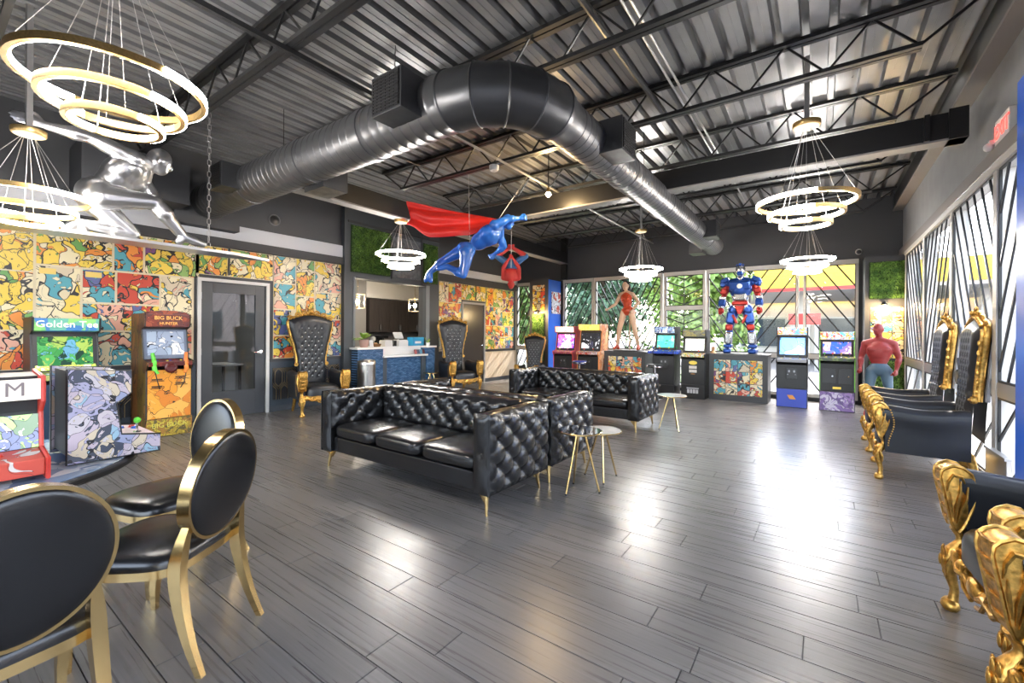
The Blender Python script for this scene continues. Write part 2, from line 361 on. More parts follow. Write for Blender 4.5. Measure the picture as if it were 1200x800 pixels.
# ---- beams
def ibeam_x(name, lab, x0, x1, y, z0, z1, wf=.2, paint=None):
    t = thing(name, lab, 'beam', (x0, y, z0)); Lx = x1-x0; h = z1-z0
    MB().box(0, Lx, -.012, .012, .018, h-.018).build('web', black_steel, t)
    MB().box(0, Lx, -wf/2, wf/2, h-.018, h).build('top_flange', black_steel, t)
    MB().box(0, Lx, -wf/2, wf/2, 0, .018).build('bottom_flange', paint or grey_steel, t)
    return t
pale_fl = mat('pale_grey_flange', (.2, .19, .185), .5)
def beam_box(name, lab, x0, x1, y0, y1, z0, z1):
    t = thing(name, lab, 'beam', (x0, y0, z0))
    MB().box(0, x1-x0, 0, y1-y0, .02, z1-z0).build('web', black_steel, t, bevel=.004)
    MB().box(-.004, x1-x0, -.012, y1-y0+.012, 0, .02).build('bottom_flange', pale_fl, t)
    return t
b1 = beam_box('steel_beam', 'deep black steel beam spanning the room with pale lower flange', -5.78, XR-.09, 6.0, 6.16, 3.30, 3.58)
b1p = MB().box(6.62, 6.66, -.05, 0, .02, .28).box(6.8, 6.94, -.03, .19, 0, .3).build('end_plate', black_steel, b1)
beam_box('steel_girder', 'dark girder running past the reception to the corner window', -6.0, -5.8, 2.95, YB-.06, 3.30, 3.60)
post = struct(MB().box(-5.98, -5.82, YB-.14, YB-.02, 2.86, ZD).build('trim_1', black_steel))
# ---- left wall with openings
def wall(name, boxes, m, parent=None):
    mb = MB()
    for b in boxes: mb.box(*b)
    o = mb.build(name, m, parent)
    return struct(o) if not parent else o
D1 = (2.61, 3.55); D2 = (8.47, 9.33); OP = (5.19, 7.08)
X0, X1 = XL-.14, XL
wl = wall('wall_left', [(X0, X1, YF, D1[0], 0, ZD+.128), (X0, X1, D1[0], D1[1], 2.16, ZD+.128), (X0, X1, D1[1], OP[0], 0, ZD+.128), (X0, X1, OP[0], OP[1], 2.43, ZD+.128), (X0, X1, OP[0], OP[1], 0, .98),
                        (X0, X1, OP[1], D2[0], 0, ZD+.128), (X0, X1, D2[0], D2[1], 2.16, ZD+.128), (X0, X1, D2[1], YB, 0, ZD+.128)], dark_wall)
# lower dado zone painted slate blue, pale band, dark rail
for a, b in ((YF, D1[0]-.06), (D1[1]+.06, 4.95)):
    MB().box(XL, XL+.012, a, b, .1, .86).build('dado', navy_wall, wl)
    MB().box(XL, XL+.03, a, b, .85, .9).build('chair_rail', mat('dark_rail', (.03, .032, .038), .4), wl)
MB().box(XL, XL+.05, YF, 4.95, 2.80, 3.03).build('pale_band', mat('pale_grey_band', (.5, .51, .54), .5), wl)
MB().box(XL, XL+.08, YF, 4.95, 2.665, 2.80).build('dark_valance', dark_wall, wl)
MB().box(XL, XL+.05, 7.51, YB, 2.80, 3.0).build('pale_band', MATS['pale_grey_band'], wl)
MB().box(XL, XL+.08, 7.51, YB, 2.63, 2.80).build('dark_valance', dark_wall, wl)
base_m = mat('slate_baseboard', (.05, .06, .075), .4)
for i, (a, b) in enumerate(((YF, D1[0]-.06), (D1[1]+.06, 4.95))):
    bb = struct(MB().box(XL, XL+.02, a, b, 0, .1).build('baseboard_left', base_m, bevel=.004))
# white/cream beadboard under second mural
bd = mat('cream_beadboard', (.62, .53, .42), .5)
for a, b in ((7.51, D2[0]-.05), (D2[1]+.05, YB)):
    k = int((b-a)/.085); s = (b-a)/k
    for i in range(k): MB().box(XL, XL+.018, a+i*s+.003, a+(i+1)*s-.003, .1, .84).build('beadboard', bd if a > 9 else navy_wall, wl)
    MB().box(XL, XL+.022, a, b, 0, .1).build('skirting', base_m, wl); MB().box(XL, XL+.03, a, b, .84, .88).build('chair_rail', MATS['dark_rail'], wl)
# hexagon wallpaper (gold lines on black)
hexm = mat('black_hex_paper', (.013, .014, .018), .45); hexg = mat('gold_hex_line', (.5, .36, .16), .4, .6)
def clip(p, q, b):
    t0, t1 = 0., 1.; d = (q[0]-p[0], q[1]-p[1])
    for pp, qq in ((-d[0], p[0]-b[0]), (d[0], b[1]-p[0]), (-d[1], p[1]-b[2]), (d[1], b[3]-p[1])):
        if abs(pp) < 1e-9:
            if qq < 0: return None
        else:
            r = qq/pp
            if pp < 0: t0 = max(t0, r)
            else: t1 = min(t1, r)
    if t1-t0 < 1e-4: return None
    return (p[0]+d[0]*t0, p[1]+d[1]*t0), (p[0]+d[0]*t1, p[1]+d[1]*t1)
def hexpaper(y0, y1, z0=.2, z1=.74):
    o = MB().box(XL+.012, XL+.016, y0, y1, z0, z1).build('hex_wallpaper', hexm, wl)
    mb = MB(); w_, h_ = .2, .40; st = h_*.72; row = 0; z = z0-.2
    while z < z1+.3:
        y = y0-.3+(w_/2 if row % 2 else 0)
        while y < y1+.3:
            for f in (1.0, .62):
                hw, hh, sl = w_/2*f, h_/2*(1-(1-f)*.55), h_*.28*f
                P = [(y-hw, z-hh+sl), (y, z-hh), (y+hw, z-hh+sl), (y+hw, z+hh-sl), (y, z+hh), (y-hw, z+hh-sl)]
                for i in range(6):
                    c = clip(P[i], P[(i+1) % 6], (y0, y1, z0, z1))
                    if c: mb.bar((XL+.0165, *c[0]), (XL+.0165, *c[1]), .003 if abs(c[0][0]-c[1][0]) > 1e-6 else .007, .007 if abs(c[0][0]-c[1][0]) > 1e-6 else .003)
            y += w_
        z += st; row += 1
    tag(mb.build('gold_hex_lines', hexg, o), kind='stuff')
hexpaper(-.6, 2.5); hexpaper(3.66, 4.9)
# ---- comic murals: individual printed panels on a cream backing
Y_, O_, Rd, T_, G_, Pu, Cr, Pk, Br = (.78, .56, .07), (.75, .26, .04), (.55, .06, .03), (.08, .34, .42), (.13, .33, .08), (.17, .06, .2), (.75, .66, .44), (.72, .38, .28), (.3, .16, .07)
comic = [art_mat('comic_print_yellow', [Y_, Cr, Y_, O_, Cr, Y_, G_, Y_], 6, .035), art_mat('comic_print_red', [Rd, O_, Pk, Y_, Cr, Rd, T_, O_], 5, .035),
         art_mat('comic_print_teal', [T_, Cr, Pk, T_, Y_, (.1, .12, .3), Cr, Rd], 5.5, .035), art_mat('comic_print_green', [G_, Y_, Cr, (.25, .42, .12), O_, Cr, Pu, Y_], 5.5, .035),
         art_mat('comic_print_cream', [Cr, (.7, .6, .4), Pk, Cr, Y_, Cr, T_, (.6, .5, .36)], 5, .03), art_mat('comic_print_dark', [Pu, Y_, (.08, .07, .09), Rd, Cr, T_, Y_, O_], 6.5, .035)]
paper = mat('cream_paper', (.66, .56, .38), .55)
def mural(y0, y1, z0, z1, panels):
    b = MB().box(XL, XL+.006, y0, y1, z0, z1).build('mural_backing', paper, wl)
    for (a, c, d, e, k) in panels:
        MB().box(-.003, .003, -(c-a)/2+.008, (c-a)/2-.008, -(e-d)/2+.008, (e-d)/2-.008).build('comic_panel', comic[k % 6], b, loc=(XL+.009, (a+c)/2, (d+e)/2))
        if (c-a) > .3 and random.random() < .5:   # caption box
            wv = random.uniform(.14, .2); MB().box(XL+.012, XL+.014, a+.03, a+.03+wv, e-.1, e-.03).build('caption_box', mat('caption_yellow', (.75, .55, .15), .5), b)
def split(y0, y1, z0, z1, out, depth=0):
    w_, h_ = y1-y0, z1-z0
    if (w_ < .62 and h_ < .62) or depth > 5: out.append((y0, y1, z0, z1, random.randrange(6))); return
    t = random.uniform(.38, .62)
    if w_ > h_*1.15: split(y0, y0+w_*t, z0, z1, out, depth+1); split(y0+w_*t, y1, z0, z1, out, depth+1)
    else: split(y0, y1, z0, z0+h_*t, out, depth+1); split(y0, y1, z0+h_*t, z1, out, depth+1)
P = [(.3, .91, 2.05, 2.66, 0), (.3, .91, 1.36, 2.05, 0), (.3, .91, .9, 1.36, 1), (.92, 1.61, 2.15, 2.66, 0), (1.62, 1.93, 2.15, 2.66, 1), (1.94, 2.59, 2.15, 2.66, 3),
     (.92, 1.31, 1.36, 2.14, 4), (1.32, 1.64, 1.72, 2.14, 2), (1.65, 2.11, 1.72, 2.14, 1), (2.12, 2.5, 1.4, 2.14, 4), (1.32, 2.11, 1.36, 1.71, 2), (.92, 1.31, .9, 1.36, 2), (1.32, 1.9, .9, 1.35, 2), (1.91, 2.11, .9, 1.35, 5), (2.12, 2.5, .9, 1.39, 1)]
split(YF+.1, .29, .9, 2.66, P)
mural(YF+.1, 2.52, .9, 2.66, P)
P = [(2.53, 2.97, 2.22, 2.66, 3), (2.98, 3.66, 2.22, 2.66, 0)]
mural(2.53, 3.66, 2.22, 2.66, P)
P = [(3.67, 4.05, 2.2, 2.66, 4), (4.06, 4.4, 2.0, 2.66, 0), (4.41, 4.95, 2.1, 2.66, 4), (3.67, 4.05, 1.75, 2.19, 4), (4.06, 4.4, 1.6, 1.99, 3), (4.41, 4.95, 1.6, 2.09, 4), (3.67, 3.98, 1.3, 1.74, 2), (3.99, 4.4, 1.3, 1.59, 1), (4.41, 4.95, 1.2, 1.59, 2), (3.67, 4.1, .9, 1.29, 1), (4.11, 4.4, .9, 1.29, 4), (4.41, 4.95, .9, 1.19, 2)]
mural(3.67, 4.95, .9, 2.66, P)
P = []; split(7.52, 8.41, .9, 2.62, P); mural(7.52, 8.41, .9, 2.62, P)
P = [(8.42, 9.4, 2.22, 2.62, 0)]; mural(8.42, 9.4, 2.22, 2.62, P)
P = []; split(9.41, YB-.15, .9, 2.62, P); mural(9.41, YB-.15, .9, 2.62, P)
for yy in (2.985, 8.98): MB().box(XL+.01, XL+.025, yy-.012, yy+.012, 2.24, 2.66).build('mural_batten', dark_wall, wl)
# ---- doors
door_m = mat('charcoal_door', (.05, .055, .065), .4); glass = glass_mat('clear_glass'); dglass = glass_mat('reflective_door_glass', (.8, .83, .85), 2.2)
def frame_y(name, y0, y1, z1, m):
    mb = MB().box(XL-.14, XL+.03, y0-.05, y0, 0, z1+.05).box(XL-.14, XL+.03, y1, y1+.05, 0, z1+.05).box(XL-.14, XL+.03, y0, y1, z1, z1+.05)
    return mb
dr = struct(MB().box(XL-.05, XL-.005, D1[0]+.005, D1[0]+.16, .01, 2.12).box(XL-.05, XL-.005, D1[1]-.16, D1[1]-.005, .01, 2.12).box(XL-.05, XL-.005, D1[0]+.16, D1[1]-.16, 1.96, 2.12).box(XL-.05, XL-.005, D1[0]+.16, D1[1]-.16, .01, .42).build('door_1', door_m, bevel=.003))
frame_y('f', D1[0], D1[1], 2.12, white_paint).build('door_frame', white_paint, dr)
MB().box(XL-.032, XL-.026, D1[0]+.15, D1[1]-.15, .41, 1.97).build('pane', dglass, dr)
h = MB().lathe([(.0, 0), (.032, 0), (.032, .012), (.012, .014), (.012, .05), (.0, .05)], (XL-.005, D1[1]-.075, 1.02), 14, (1, 0, 0)).build('handle_rose', chrome, dr, smooth=40)
MB().tube([(XL+.04, D1[1]-.075, 1.02), (XL+.045, D1[1]-.1, 1.02), (XL+.045, D1[1]-.2, 1.015)], .009, 8).build('lever', chrome, h, smooth=40)
for z in (.25, 1.05, 1.9): MB().box(XL-.003, XL+.006, D1[0]-.012, D1[0]+.012, z-.05, z+.05).cyl((XL+.005, D1[0], z-.05), (XL+.005, D1[0], z+.05), .007, n=8).build('hinge', alu, dr)
dr2 = struct(MB().box(XL-.05, XL-.005, D2[0]+.005, D2[1]-.005, .01, 2.12).build('door_2', mat('dark_bronze_door', (.055, .048, .045), .3), bevel=.003))
frame_y('f', D2[0], D2[1], 2.12, white_paint).build('door_frame', mat('grey_door_frame', (.3, .3, .31), .5), dr2)
h = MB().lathe([(.0, 0), (.03, 0), (.03, .012), (.012, .014), (.012, .05), (.0, .05)], (XL-.005, D2[1]-.075, 1.02), 14, (1, 0, 0)).build('handle_rose', chrome, dr2, smooth=40)
MB().tube([(XL+.04, D2[1]-.075, 1.02), (XL+.045, D2[1]-.1, 1.02), (XL+.045, D2[1]-.2, 1.015)], .009, 8).build('lever', chrome, h, smooth=40)
# ---- portal wall in front of the reception (greenery bulkhead)
XP = XL+.11
wp = wall('wall_reception', [(XL, XP, 4.95, OP[0], 0, ZD-.005), (XL, XP, OP[1], 7.5, 0, ZD-.005), (XL, XP, OP[0], OP[1], 2.43, ZD-.005)], mat('slate_grey_panel', (.055, .062, .07), .45))
MB().box(XP, XP+.012, OP[0]-.045, OP[0], 1.08, 2.45).box(XP, XP+.012, OP[1], OP[1]+.1, 1.08, 2.45).build('jamb_trim', mat('grey_trim', (.2, .22, .24), .5), wp)
MB().box(XP, XP+.01, 6.1, 6.9, 2.55, 3.42).build('textured_panel', mat('mottled_grey_panel', (.12, .13, .14), .4, var=.4, bscale=14, bump=.2), wp)
for (a, b, c, d) in ((6.06, 6.1, 2.5, 3.46), (6.9, 6.95, 2.43, 3.6), (5.02, 7.48, 3.5, 3.54)): MB().box(XP, XP+.02, a, b, c, d).build('panel_trim', dark_wall, wp)
# ---- office behind
off = mat('office_wall', (.36, .35, .34), .6); offw = mat('office_white', (.7, .66, .6), .6)
wo_ = wall('wall_office', [(-11.2, -11.06, 1.2, YB, 0, 3.0), (-11.06, XL-.14, 1.2, 1.3, 0, 3.0), (-11.06, XL-.14, 4.5, 4.62, 0, 3.0), (-11.06, XL-.14, 9.9, 10.0, 0, 3.0)], off)
MB().box(-11.06, XL-.14, 1.2, 10.0, 2.75, 2.85).build('dropped_ceiling', offw, wo_)
# ---- back wall & storefront
HB = 2.77
wb = wall('wall_back', [(XL, XR+.12, YB, YB+.15, HB+.09, ZD+.128), (-6.62, -5.96, YB, YB+.15, 0, HB+.09), (.6, XR+.12, YB, YB+.15, 0, HB+.09), (XL, -5.9, YB, YB+.15, 0, .1), (-5.96, .6, YB, YB+.15, 0, .08)], dark_wall)
bar_m = black_steel
def diag(rect, direction, spacing, slope, mk, r=.009):
    """diagonal bars clipped to rect (u0,u1,z0,z1); mk(p,q) builds one"""
    u0, u1, z0, z1 = rect; s = slope*direction; out = []
    c = z0-abs(slope)*(u1-u0)-spacing
    while c < z1+abs(slope)*(u1-u0)+spacing:
        base = c if direction > 0 else c+0
        p = (u0, c+(0 if direction > 0 else abs(slope)*(u1-u0))); q = (u1, p[1]+s*(u1-u0))
        k = clip(p, q, rect)
        if k and math.hypot(k[0][0]-k[1][0], k[0][1]-k[1][1]) > .06: out.append(k)
        c += spacing
    return out
def window_x(n, x0, x1, spec, rails=(.92,)):
    """storefront bay on the back wall; spec: list of (u0,u1,z0,z1,dir,slope)"""
    o = struct(MB().box(x0, x0+.045, YB-.06, YB+.08, .08, HB).box(x1-.045, x1, YB-.06, YB+.08, .08, HB).box(x0+.045, x1-.045, YB-.06, YB+.08, .08, .13).box(x0, x1, YB-.07, YB+.09, HB, HB+.09).build('window_%d' % n, pale_alu))
    zs = [.13]
    for r in rails: MB().box(x0+.045, x1-.045, YB-.05, YB+.07, r-.05, r+.05).build('rail', pale_alu, o); zs += [r-.05, r+.05]
    zs.append(HB)
    for i in range(0, len(zs), 2):
        MB().box(x0+.03, x1-.03, YB+.015, YB+.021, zs[i]-.01, zs[i+1]+.01).build('pane', glass, o)
        g = MB(); a, b, c, d = x0+.05, x1-.05, zs[i]+.005, zs[i+1]-.005
        for p, q in (((a, c), (b, c)), ((a, d), (b, d)), ((a, c), (a, d)), ((b, c), (b, d))): g.bar((p[0], YB-.035, p[1]), (q[0], YB-.035, q[1]), .016, .022)
        go = g.build('grille_frame', bar_m, o)
        for (u0, u1, dr_, sl, sp) in spec:
            for p, q in diag((max(a, u0), min(b, u1), c, d), dr_, sp, sl, None): MB().bar((p[0], YB-.035, p[1]), (q[0], YB-.035, q[1]), .018, .026).build('grille_bar', bar_m, go)
        if len(spec) > 1 and spec[0][1] < b-.05: MB().bar((spec[0][1], YB-.035, c), (spec[0][1], YB-.035, d), .014, .02).build('grille_bar', bar_m, go)
    return o
window_x(1, -7.58, -6.64, [(-9, 9, 1, 2.2, .4)])
window_x(2, -5.94, -5.02, [(-9, 9, 1, 1.9, .32)])
window_x(3, -5.0, -3.18, [(-9, -4.1, -1, 1.9, .32), (-4.1, 9, 1, 1.9, .32)])
window_x(4, -3.14, -2.2, [(-9, -2.67, -1, .42, .2), (-2.67, 9, 1, .42, .2)], (.92, 1.99))
window_x(5, -2.17, -.38, [(-9, -1.28, -1, 1.45, .42), (-1.28, 9, 1, 1.45, .42)])
window_x(6, -.3, .6, [(-9, 9, -1, 1.45, .42)])
# ---- right wall & storefront
trim_m = mat('taupe_trim', (.17, .15, .14), .5)
wr = wall('wall_right', [(XR, XR+.15, YF, YB, HB+.06, ZD+.128), (XR, XR+.15, 10.2, YB, 0, HB+.06), (XR, XR+.15, YF, YB, 0, .1)], mat('grey_wall_paint', (.2, .2, .205), .45, bump=.04, bscale=4, var=.12))
MB().box(XR-.06, XR, YF, YB, HB+.06, HB+.2).build('ledge', trim_m, wr, bevel=.01)
MB().box(1.12, XR, YF, YB, 3.75, 4.015).build('edge_beam', black_steel, wr); MB().box(1.10, XR, YF, YB, 3.72, 3.75).build('edge_beam_flange', trim_m, wr)
def window_y(n, y0, y1, dr_, sl=1.75, sp=.44):
    o = struct(MB().box(XR-.05, XR+.09, y0, y0+.05, .1, HB).box(XR-.05, XR+.09, y1-.05, y1, .1, HB).box(XR-.05, XR+.09, y0, y1, .1, .15).box(XR-.06, XR+.09, y0, y1, HB-.0, HB+.06).build('window_%d' % n, pale_alu))
    MB().box(XR-.045, XR+.08, y0+.05, y1-.05, .86, .98).build('rail', alu, o)
    for c0, d0 in ((.15, .86), (.98, HB)):
        MB().box(XR+.02, XR+.026, y0+.04, y1-.04, c0-.01, d0+.01).build('pane', glass, o)
        a, b, c, d = y0+.06, y1-.06, c0+.008, d0-.008; g = MB()
        for p, q in (((a, c), (b, c)), ((a, d), (b, d)), ((a, c), (a, d)), ((b, c), (b, d))): g.bar((XR-.03, *p), (XR-.03, *q), .018, .022)
        go = g.build('grille_frame', bar_m, o)
        for p, q in diag((a, b, c, d), dr_ if c0 > .5 else -1, sp if c0 > .5 else .5, sl if c0 > .5 else .8, None): MB().bar((XR-.03, *p), (XR-.03, *q), .014, .024).build('grille_bar', bar_m, go)
    return o
ys = [10.2, 8.53, 6.92, 5.38, 3.8, 2.2, .6, -1.0, YF]
for i in range(len(ys)-1): window_y(7+i, ys[i+1], ys[i], (1, -1)[(i) % 2])
# ---- front wall behind the camera; its unseen windows are added for daylight fill
wf = wall('wall_front', [(XL, XR, YF-.15, YF, HB, ZD+.128), (XL, XR, YF-.15, YF, 0, .5), (XL, -6.4, YF-.15, YF, .5, HB)], dark_wall)
for i in range(4):
    x0 = -6.4+i*1.9; x1 = x0+1.9
    o = struct(MB().box(x0, x0+.05, YF-.1, YF+.02, .5, HB).box(x1-.05, x1, YF-.1, YF+.02, .5, HB).build('window_%d' % (20+i), pale_alu)); MB().box(x0+.04, x1-.04, YF-.04, YF-.034, .5, HB).build('pane', glass, o)
# ---- corner columns
def column(n, x0, x1, y0, z1, side=None):
    o = struct(MB().box(x0, x1, y0, YB-.07, 0, z1).build('trim_%d' % n, dark_wall))
    return o
cl = column(2, -6.62, -6.02, 10.16, 2.82)
cr_ = column(3, .66, XR-.02, 10.3, 2.80)
def fpanel(name, x0, x1, y, z0, z1, m, parent, t=.012): return MB().box(x0, x1, y-t, y, z0, z1).build(name, m, parent)
warm_comic = art_mat('comic_print_warm', [Y_, Cr, O_, Cr, Rd, Y_, T_, Cr], 7, .03)
for o, x0, x1, y, z0, z1 in ((cl, -6.52, -6.13, 10.16, 1.98, 2.68), (cr_, .74, 1.2, 10.3, .95, 1.88)):
    pa = P = []; nx, nz = 3, 4
    for i in range(nx):
        for j in range(nz):
            MB().box(-(x1-x0)/nx/2+.004, (x1-x0)/nx/2-.004, -.006, .006, -(z1-z0)/nz/2+.004, (z1-z0)/nz/2-.004).build('comic_panel', warm_comic if (i+j) % 2 else comic[(i*3+j) % 6], o, loc=(x0+(i+.5)*(x1-x0)/nx, y-.006, z0+(j+.5)*(z1-z0)/nz))
blue_m = mat('bright_blue_panel', (.02, .12, .62), .3)
MB().box(-6.02, -6.005, 10.16, YB-.07, 0, 2.82).build('blue_side', blue_m, cl)
MB().box(-6.005, -5.99, 10.3, 10.8, 1.9, 2.5).build('side_poster', art_mat('poster_print', [(.7, .7, .72), (.75, .75, .7), Rd, (.6, .62, .66)], 5, .02), cl)
bc = struct(MB().box(1.06, XR-.06, 3.55, 4.31, 0, 3.06).build('trim_4', blue_m, bevel=.006))
# foliage wall panels -------------------------------------------------
leaf_a = facing_leaf('boxwood_green', (.035, .11, .012), (.16, .30, .04))
def foliage(lab, n, origin, ux, uz, nrm, w_, h_, seed):
    rnd = random.Random(seed); t = thing('boxwood_panel', lab, 'greenery', origin)
    ux = Vector(ux); uz = Vector(uz); nrm = Vector(nrm)
    b = MB(); P_ = [Vector((0, 0, 0)), ux*w_, ux*w_+uz*h_, uz*h_]
    b.add([p for p in P_]+[p+nrm*.012 for p in P_], [(0, 1, 2, 3), (4, 5, 6, 7), (0, 1, 5, 4), (1, 2, 6, 5), (2, 3, 7, 6), (3, 0, 4, 7)]).build('backing', mat('dark_green_mat', (.02, .05, .01), .8), t)
    mb = MB()
    for _ in range(n):
        p = ux*rnd.uniform(.015, w_-.015)+uz*rnd.uniform(.015, h_-.015)+nrm*rnd.uniform(.012, .06)
        d = Vector((rnd.gauss(0, 1), rnd.gauss(0, 1), rnd.gauss(0, 1))); d = (d+nrm*1.2).normalized(); u, v = basis(d); s = rnd.uniform(.008, .016)
        a = rnd.random()*6.28; e = (u*math.cos(a)+v*math.sin(a))*s; f = (v*math.cos(a)-u*math.sin(a))*s*.6
        mb.add([p-e, p+f+d*.004, p+e, p-f+d*.004], [(0, 1, 2, 3)])
    tag(mb.build('leaves', leaf_a, t), kind='stuff')
foliage('square boxwood panel above the reception counter, beside the mural', 6500, (XP+.004, 5.08, 2.54), (0, 1, 0), (0, 0, 1), (1, 0, 0), .95, .92, 1)
foliage('narrow boxwood strip above the reception beside the flying figure', 2600, (XP+.004, 6.97, 2.5), (0, 1, 0), (0, 0, 1), (1, 0, 0), .46, .92, 2)
foliage('boxwood panel at the top of the column behind the standing red figure', 4200, (.72, 10.3, 2.02), (1, 0, 0), (0, 0, 1), (0, -1, 0), .5, .68, 3)
foliage('boxwood panel low on the column behind the standing red figure', 2600, (.72, 10.3, .2), (1, 0, 0), (0, 0, 1), (0, -1, 0), .5, .72, 4)
foliage('boxwood panel under the warm lamp on the blue-sided column', 4200, (-6.52, 10.16, .6), (1, 0, 0), (0, 0, 1), (0, -1, 0), .39, 1.3, 5)
# small picture lamps on the columns
warm_led = mat('warm_lamp', (1, .75, .4), .5, emit=40, ecol=(1, .62, .25))
for lab, x, y, z in (('small warm picture lamp on the blue-sided column', -6.32, 10.14, 1.95), ('small warm picture lamp between greenery and comics behind the standing red figure', .92, 10.28, 1.93)):
    t = thing('picture_lamp', lab, 'lamp', (x, y, z))
    MB().box(-.03, .03, 0, .02, -.04, .04).build('bracket', black_steel, t); MB().tube([(0, 0, 0), (0, -.08, .04), (0, -.14, .02)], .008, 6).build('arm', black_steel, t)
    MB().lathe([(.02, 0), (.045, -.03), (.05, -.06)], (0, -.15, .03), 12).build('shade', black_steel, t, smooth=40); MB().ell((0, -.15, -.03), .026).build('bulb', warm_led, t, smooth=60)
    ld = bpy.data.lights.new('lamp_light', 'POINT'); ld.energy = 22; ld.color = (1, .7, .35); ld.shadow_soft_size = .04
    lo = bpy.data.objects.new('lamp_light', ld); C.objects.link(lo); lo.parent = t; lo.location = (0, -.2, -.08)
# ================================================================ outdoors
asphalt = mat('asphalt', (.09, .09, .094), .8, var=.25, bscale=3); conc = mat('sidewalk_concrete', (.26, .255, .245), .8, var=.1, bscale=5)
struct(MB().box(-60, 60, YB+.15, 80, -.2, -.12).box(XR+.15, 60, -40, YB+.15, -.2, -.12).box(-60, XR+.15, -40, YF-.15, -.2, -.12).build('ground', asphalt))
struct(MB().box(-9, XR+2.2, YB+.16, YB+1.9, -.12, -.03).box(XR+.16, XR+2.2, -6, YB+.16, -.12, -.03).build('sidewalk', conc, bevel=.01))
struct(MB().box(-40, -1.6, 13.6, 17.8, -.12, -.06).build('grass_verge', facing_leaf('verge_grass', (.06, .14, .03), (.14, .22, .06))))
leafs = [facing_leaf('tree_leaf_bright', (.10, .22, .03), (.30, .42, .08)), facing_leaf('tree_leaf_blue', (.04, .11, .06), (.13, .24, .12)), facing_leaf('tree_leaf_mid', (.06, .15, .03), (.2, .31, .07))]
bark = mat('bark', (.09, .06, .04), .9, bump=.5, bscale=20)
def tree(lab, x, y, h, r, k, seed, low=.25, n=5200):
    rnd = random.Random(seed); t = thing('tree', lab, 'tree', (x, y, -.12), group='trees outside the storefront')
    mb = MB(); mb.tube([(0, 0, 0), (rnd.uniform(-.1, .1), rnd.uniform(-.1, .1), h*.35), (rnd.uniform(-.2, .2), rnd.uniform(-.2, .2), h*.8)], [.16, .12, .04], 8)
    for i in range(6):
        a = i*1.05+rnd.random(); z = h*(.3+.08*i); mb.tube([(0, 0, z), (math.cos(a)*r*.4, math.sin(a)*r*.4, z+h*.1), (math.cos(a)*r*.7, math.sin(a)*r*.7, z+h*.16)], [.06, .04, .015], 6)
    mb.build('trunk', bark, t, smooth=50)
    cl_ = [(rnd.uniform(-.6, .6)*r, rnd.uniform(-.6, .6)*r, h*(low+(1-low)*rnd.uniform(.1, .95)), rnd.uniform(.3, .5)*r) for _ in range(14)]
    cm = MB()
    for _ in range(n):
        c = rnd.choice(cl_); d = Vector((rnd.gauss(0, 1), rnd.gauss(0, 1), rnd.gauss(0, 1))).normalized(); p = Vector(c[:3])+d*c[3]*rnd.random()**.4
        nn = (d+Vector((rnd.gauss(0, .6), rnd.gauss(0, .6), .5))).normalized(); u, v = basis(nn); s = rnd.uniform(.06, .13)*(.5 if h < 2 else 1); a = rnd.random()*6
        e = (u*math.cos(a)+v*math.sin(a))*s*1.4; f = (v*math.cos(a)-u*math.sin(a))*s*.7
        cm.add([p-e, p+f, p+e, p-f], [(0, 1, 2, 3)])
    tag(cm.build('crown', leafs[k], t), kind='stuff')
for i, (a, lb) in enumerate((((-13.2, 15.2, 5.2, 2.0, 1), 'blue-green tree on the verge farthest from the yellow canopy'), ((-9.6, 14.8, 4.6, 1.7, 2), 'mid green tree on the verge beyond the blue-sided column'), ((-6.4, 14.9, 5.0, 1.8, 1), 'blue-green tree on the verge behind the female figure'),
          ((-3.2, 16.0, 4.6, 1.7, 0), 'bright green tree on the verge nearest the yellow canopy'), ((-15.5, 22, 7, 3, 2), 'tall mid green tree in the second row outside'), ((-9.2, 20.6, 7, 2.8, 1), 'tall blue-green tree in the second row outside'), ((-7.4, 26.5, 6.5, 2.4, 0), 'tall bright green tree in the second row beside the canopy'), ((-12.6, 27.5, 8.5, 3.2, 1), 'tallest blue-green tree far behind the second row'), ((-4.4, 20.0, 5.6, 1.5, 2), 'slim mid green tree in the second row near the yellow canopy'))):
    tree(lb, *a, seed=40+i)
for i, (x, y, lb) in enumerate(((-1.9, 14.1, 'low shrub outside the window behind the robot figure'), (-4.75, 13.6, 'low shrub outside the window behind the wide blue deck'), (-8.0, 13.3, 'low shrub outside the window behind the orange-topped machine'))):
    tree(lb, x, y, 1.15, .7, 2 if i % 2 else 0, 70+i, .1, 900)
# filling station
fs = thing('filling_station_canopy', 'yellow fascia canopy with red stripe seen through the storefront windows', 'canopy', (-4.2, 24, -.12))
yl = mat('canopy_yellow', (.80, .50, .03), .4); rdm = mat('canopy_red', (.6, .04, .03), .4); wht = mat('stucco_white', (.72, .68, .63), .7)
MB().box(0, 22, 0, 9, 3.65, 4.6).build('fascia', yl, fs); MB().box(-.01, 7, -.02, 0, 3.5, 3.66).build('stripe', rdm, fs); MB().box(.1, 21.9, .1, 8.9, 3.5, 3.65).build('soffit', wht, fs)
for x in (3.5, 10, 16.5): MB().box(x-.25, x+.25, 2.5, 3, 0, 3.5).build('post', wht, fs)
st = thing('store_building', 'pale stucco roadside store behind the yellow canopy', 'building', (-6, 33.5, -.12))
MB().box(0, 28, 0, 6, 0, 3.8).build('wall', wht, st); MB().box(-.2, 28.2, -.2, 6.2, 3.8, 4.1).build('roof_edge', mat('roof_edge_grey', (.5, .48, .46), .6), st)
for i in range(6): f = MB().box(1.5+i*4.3, 4.2+i*4.3, -.05, .05, .6, 2.6).build('window', alu, st); MB().box(1.6+i*4.3, 4.1+i*4.3, -.08, -.05, .7, 2.5).build('pane', mat('dark_pane', (.06, .08, .1), .1), f)
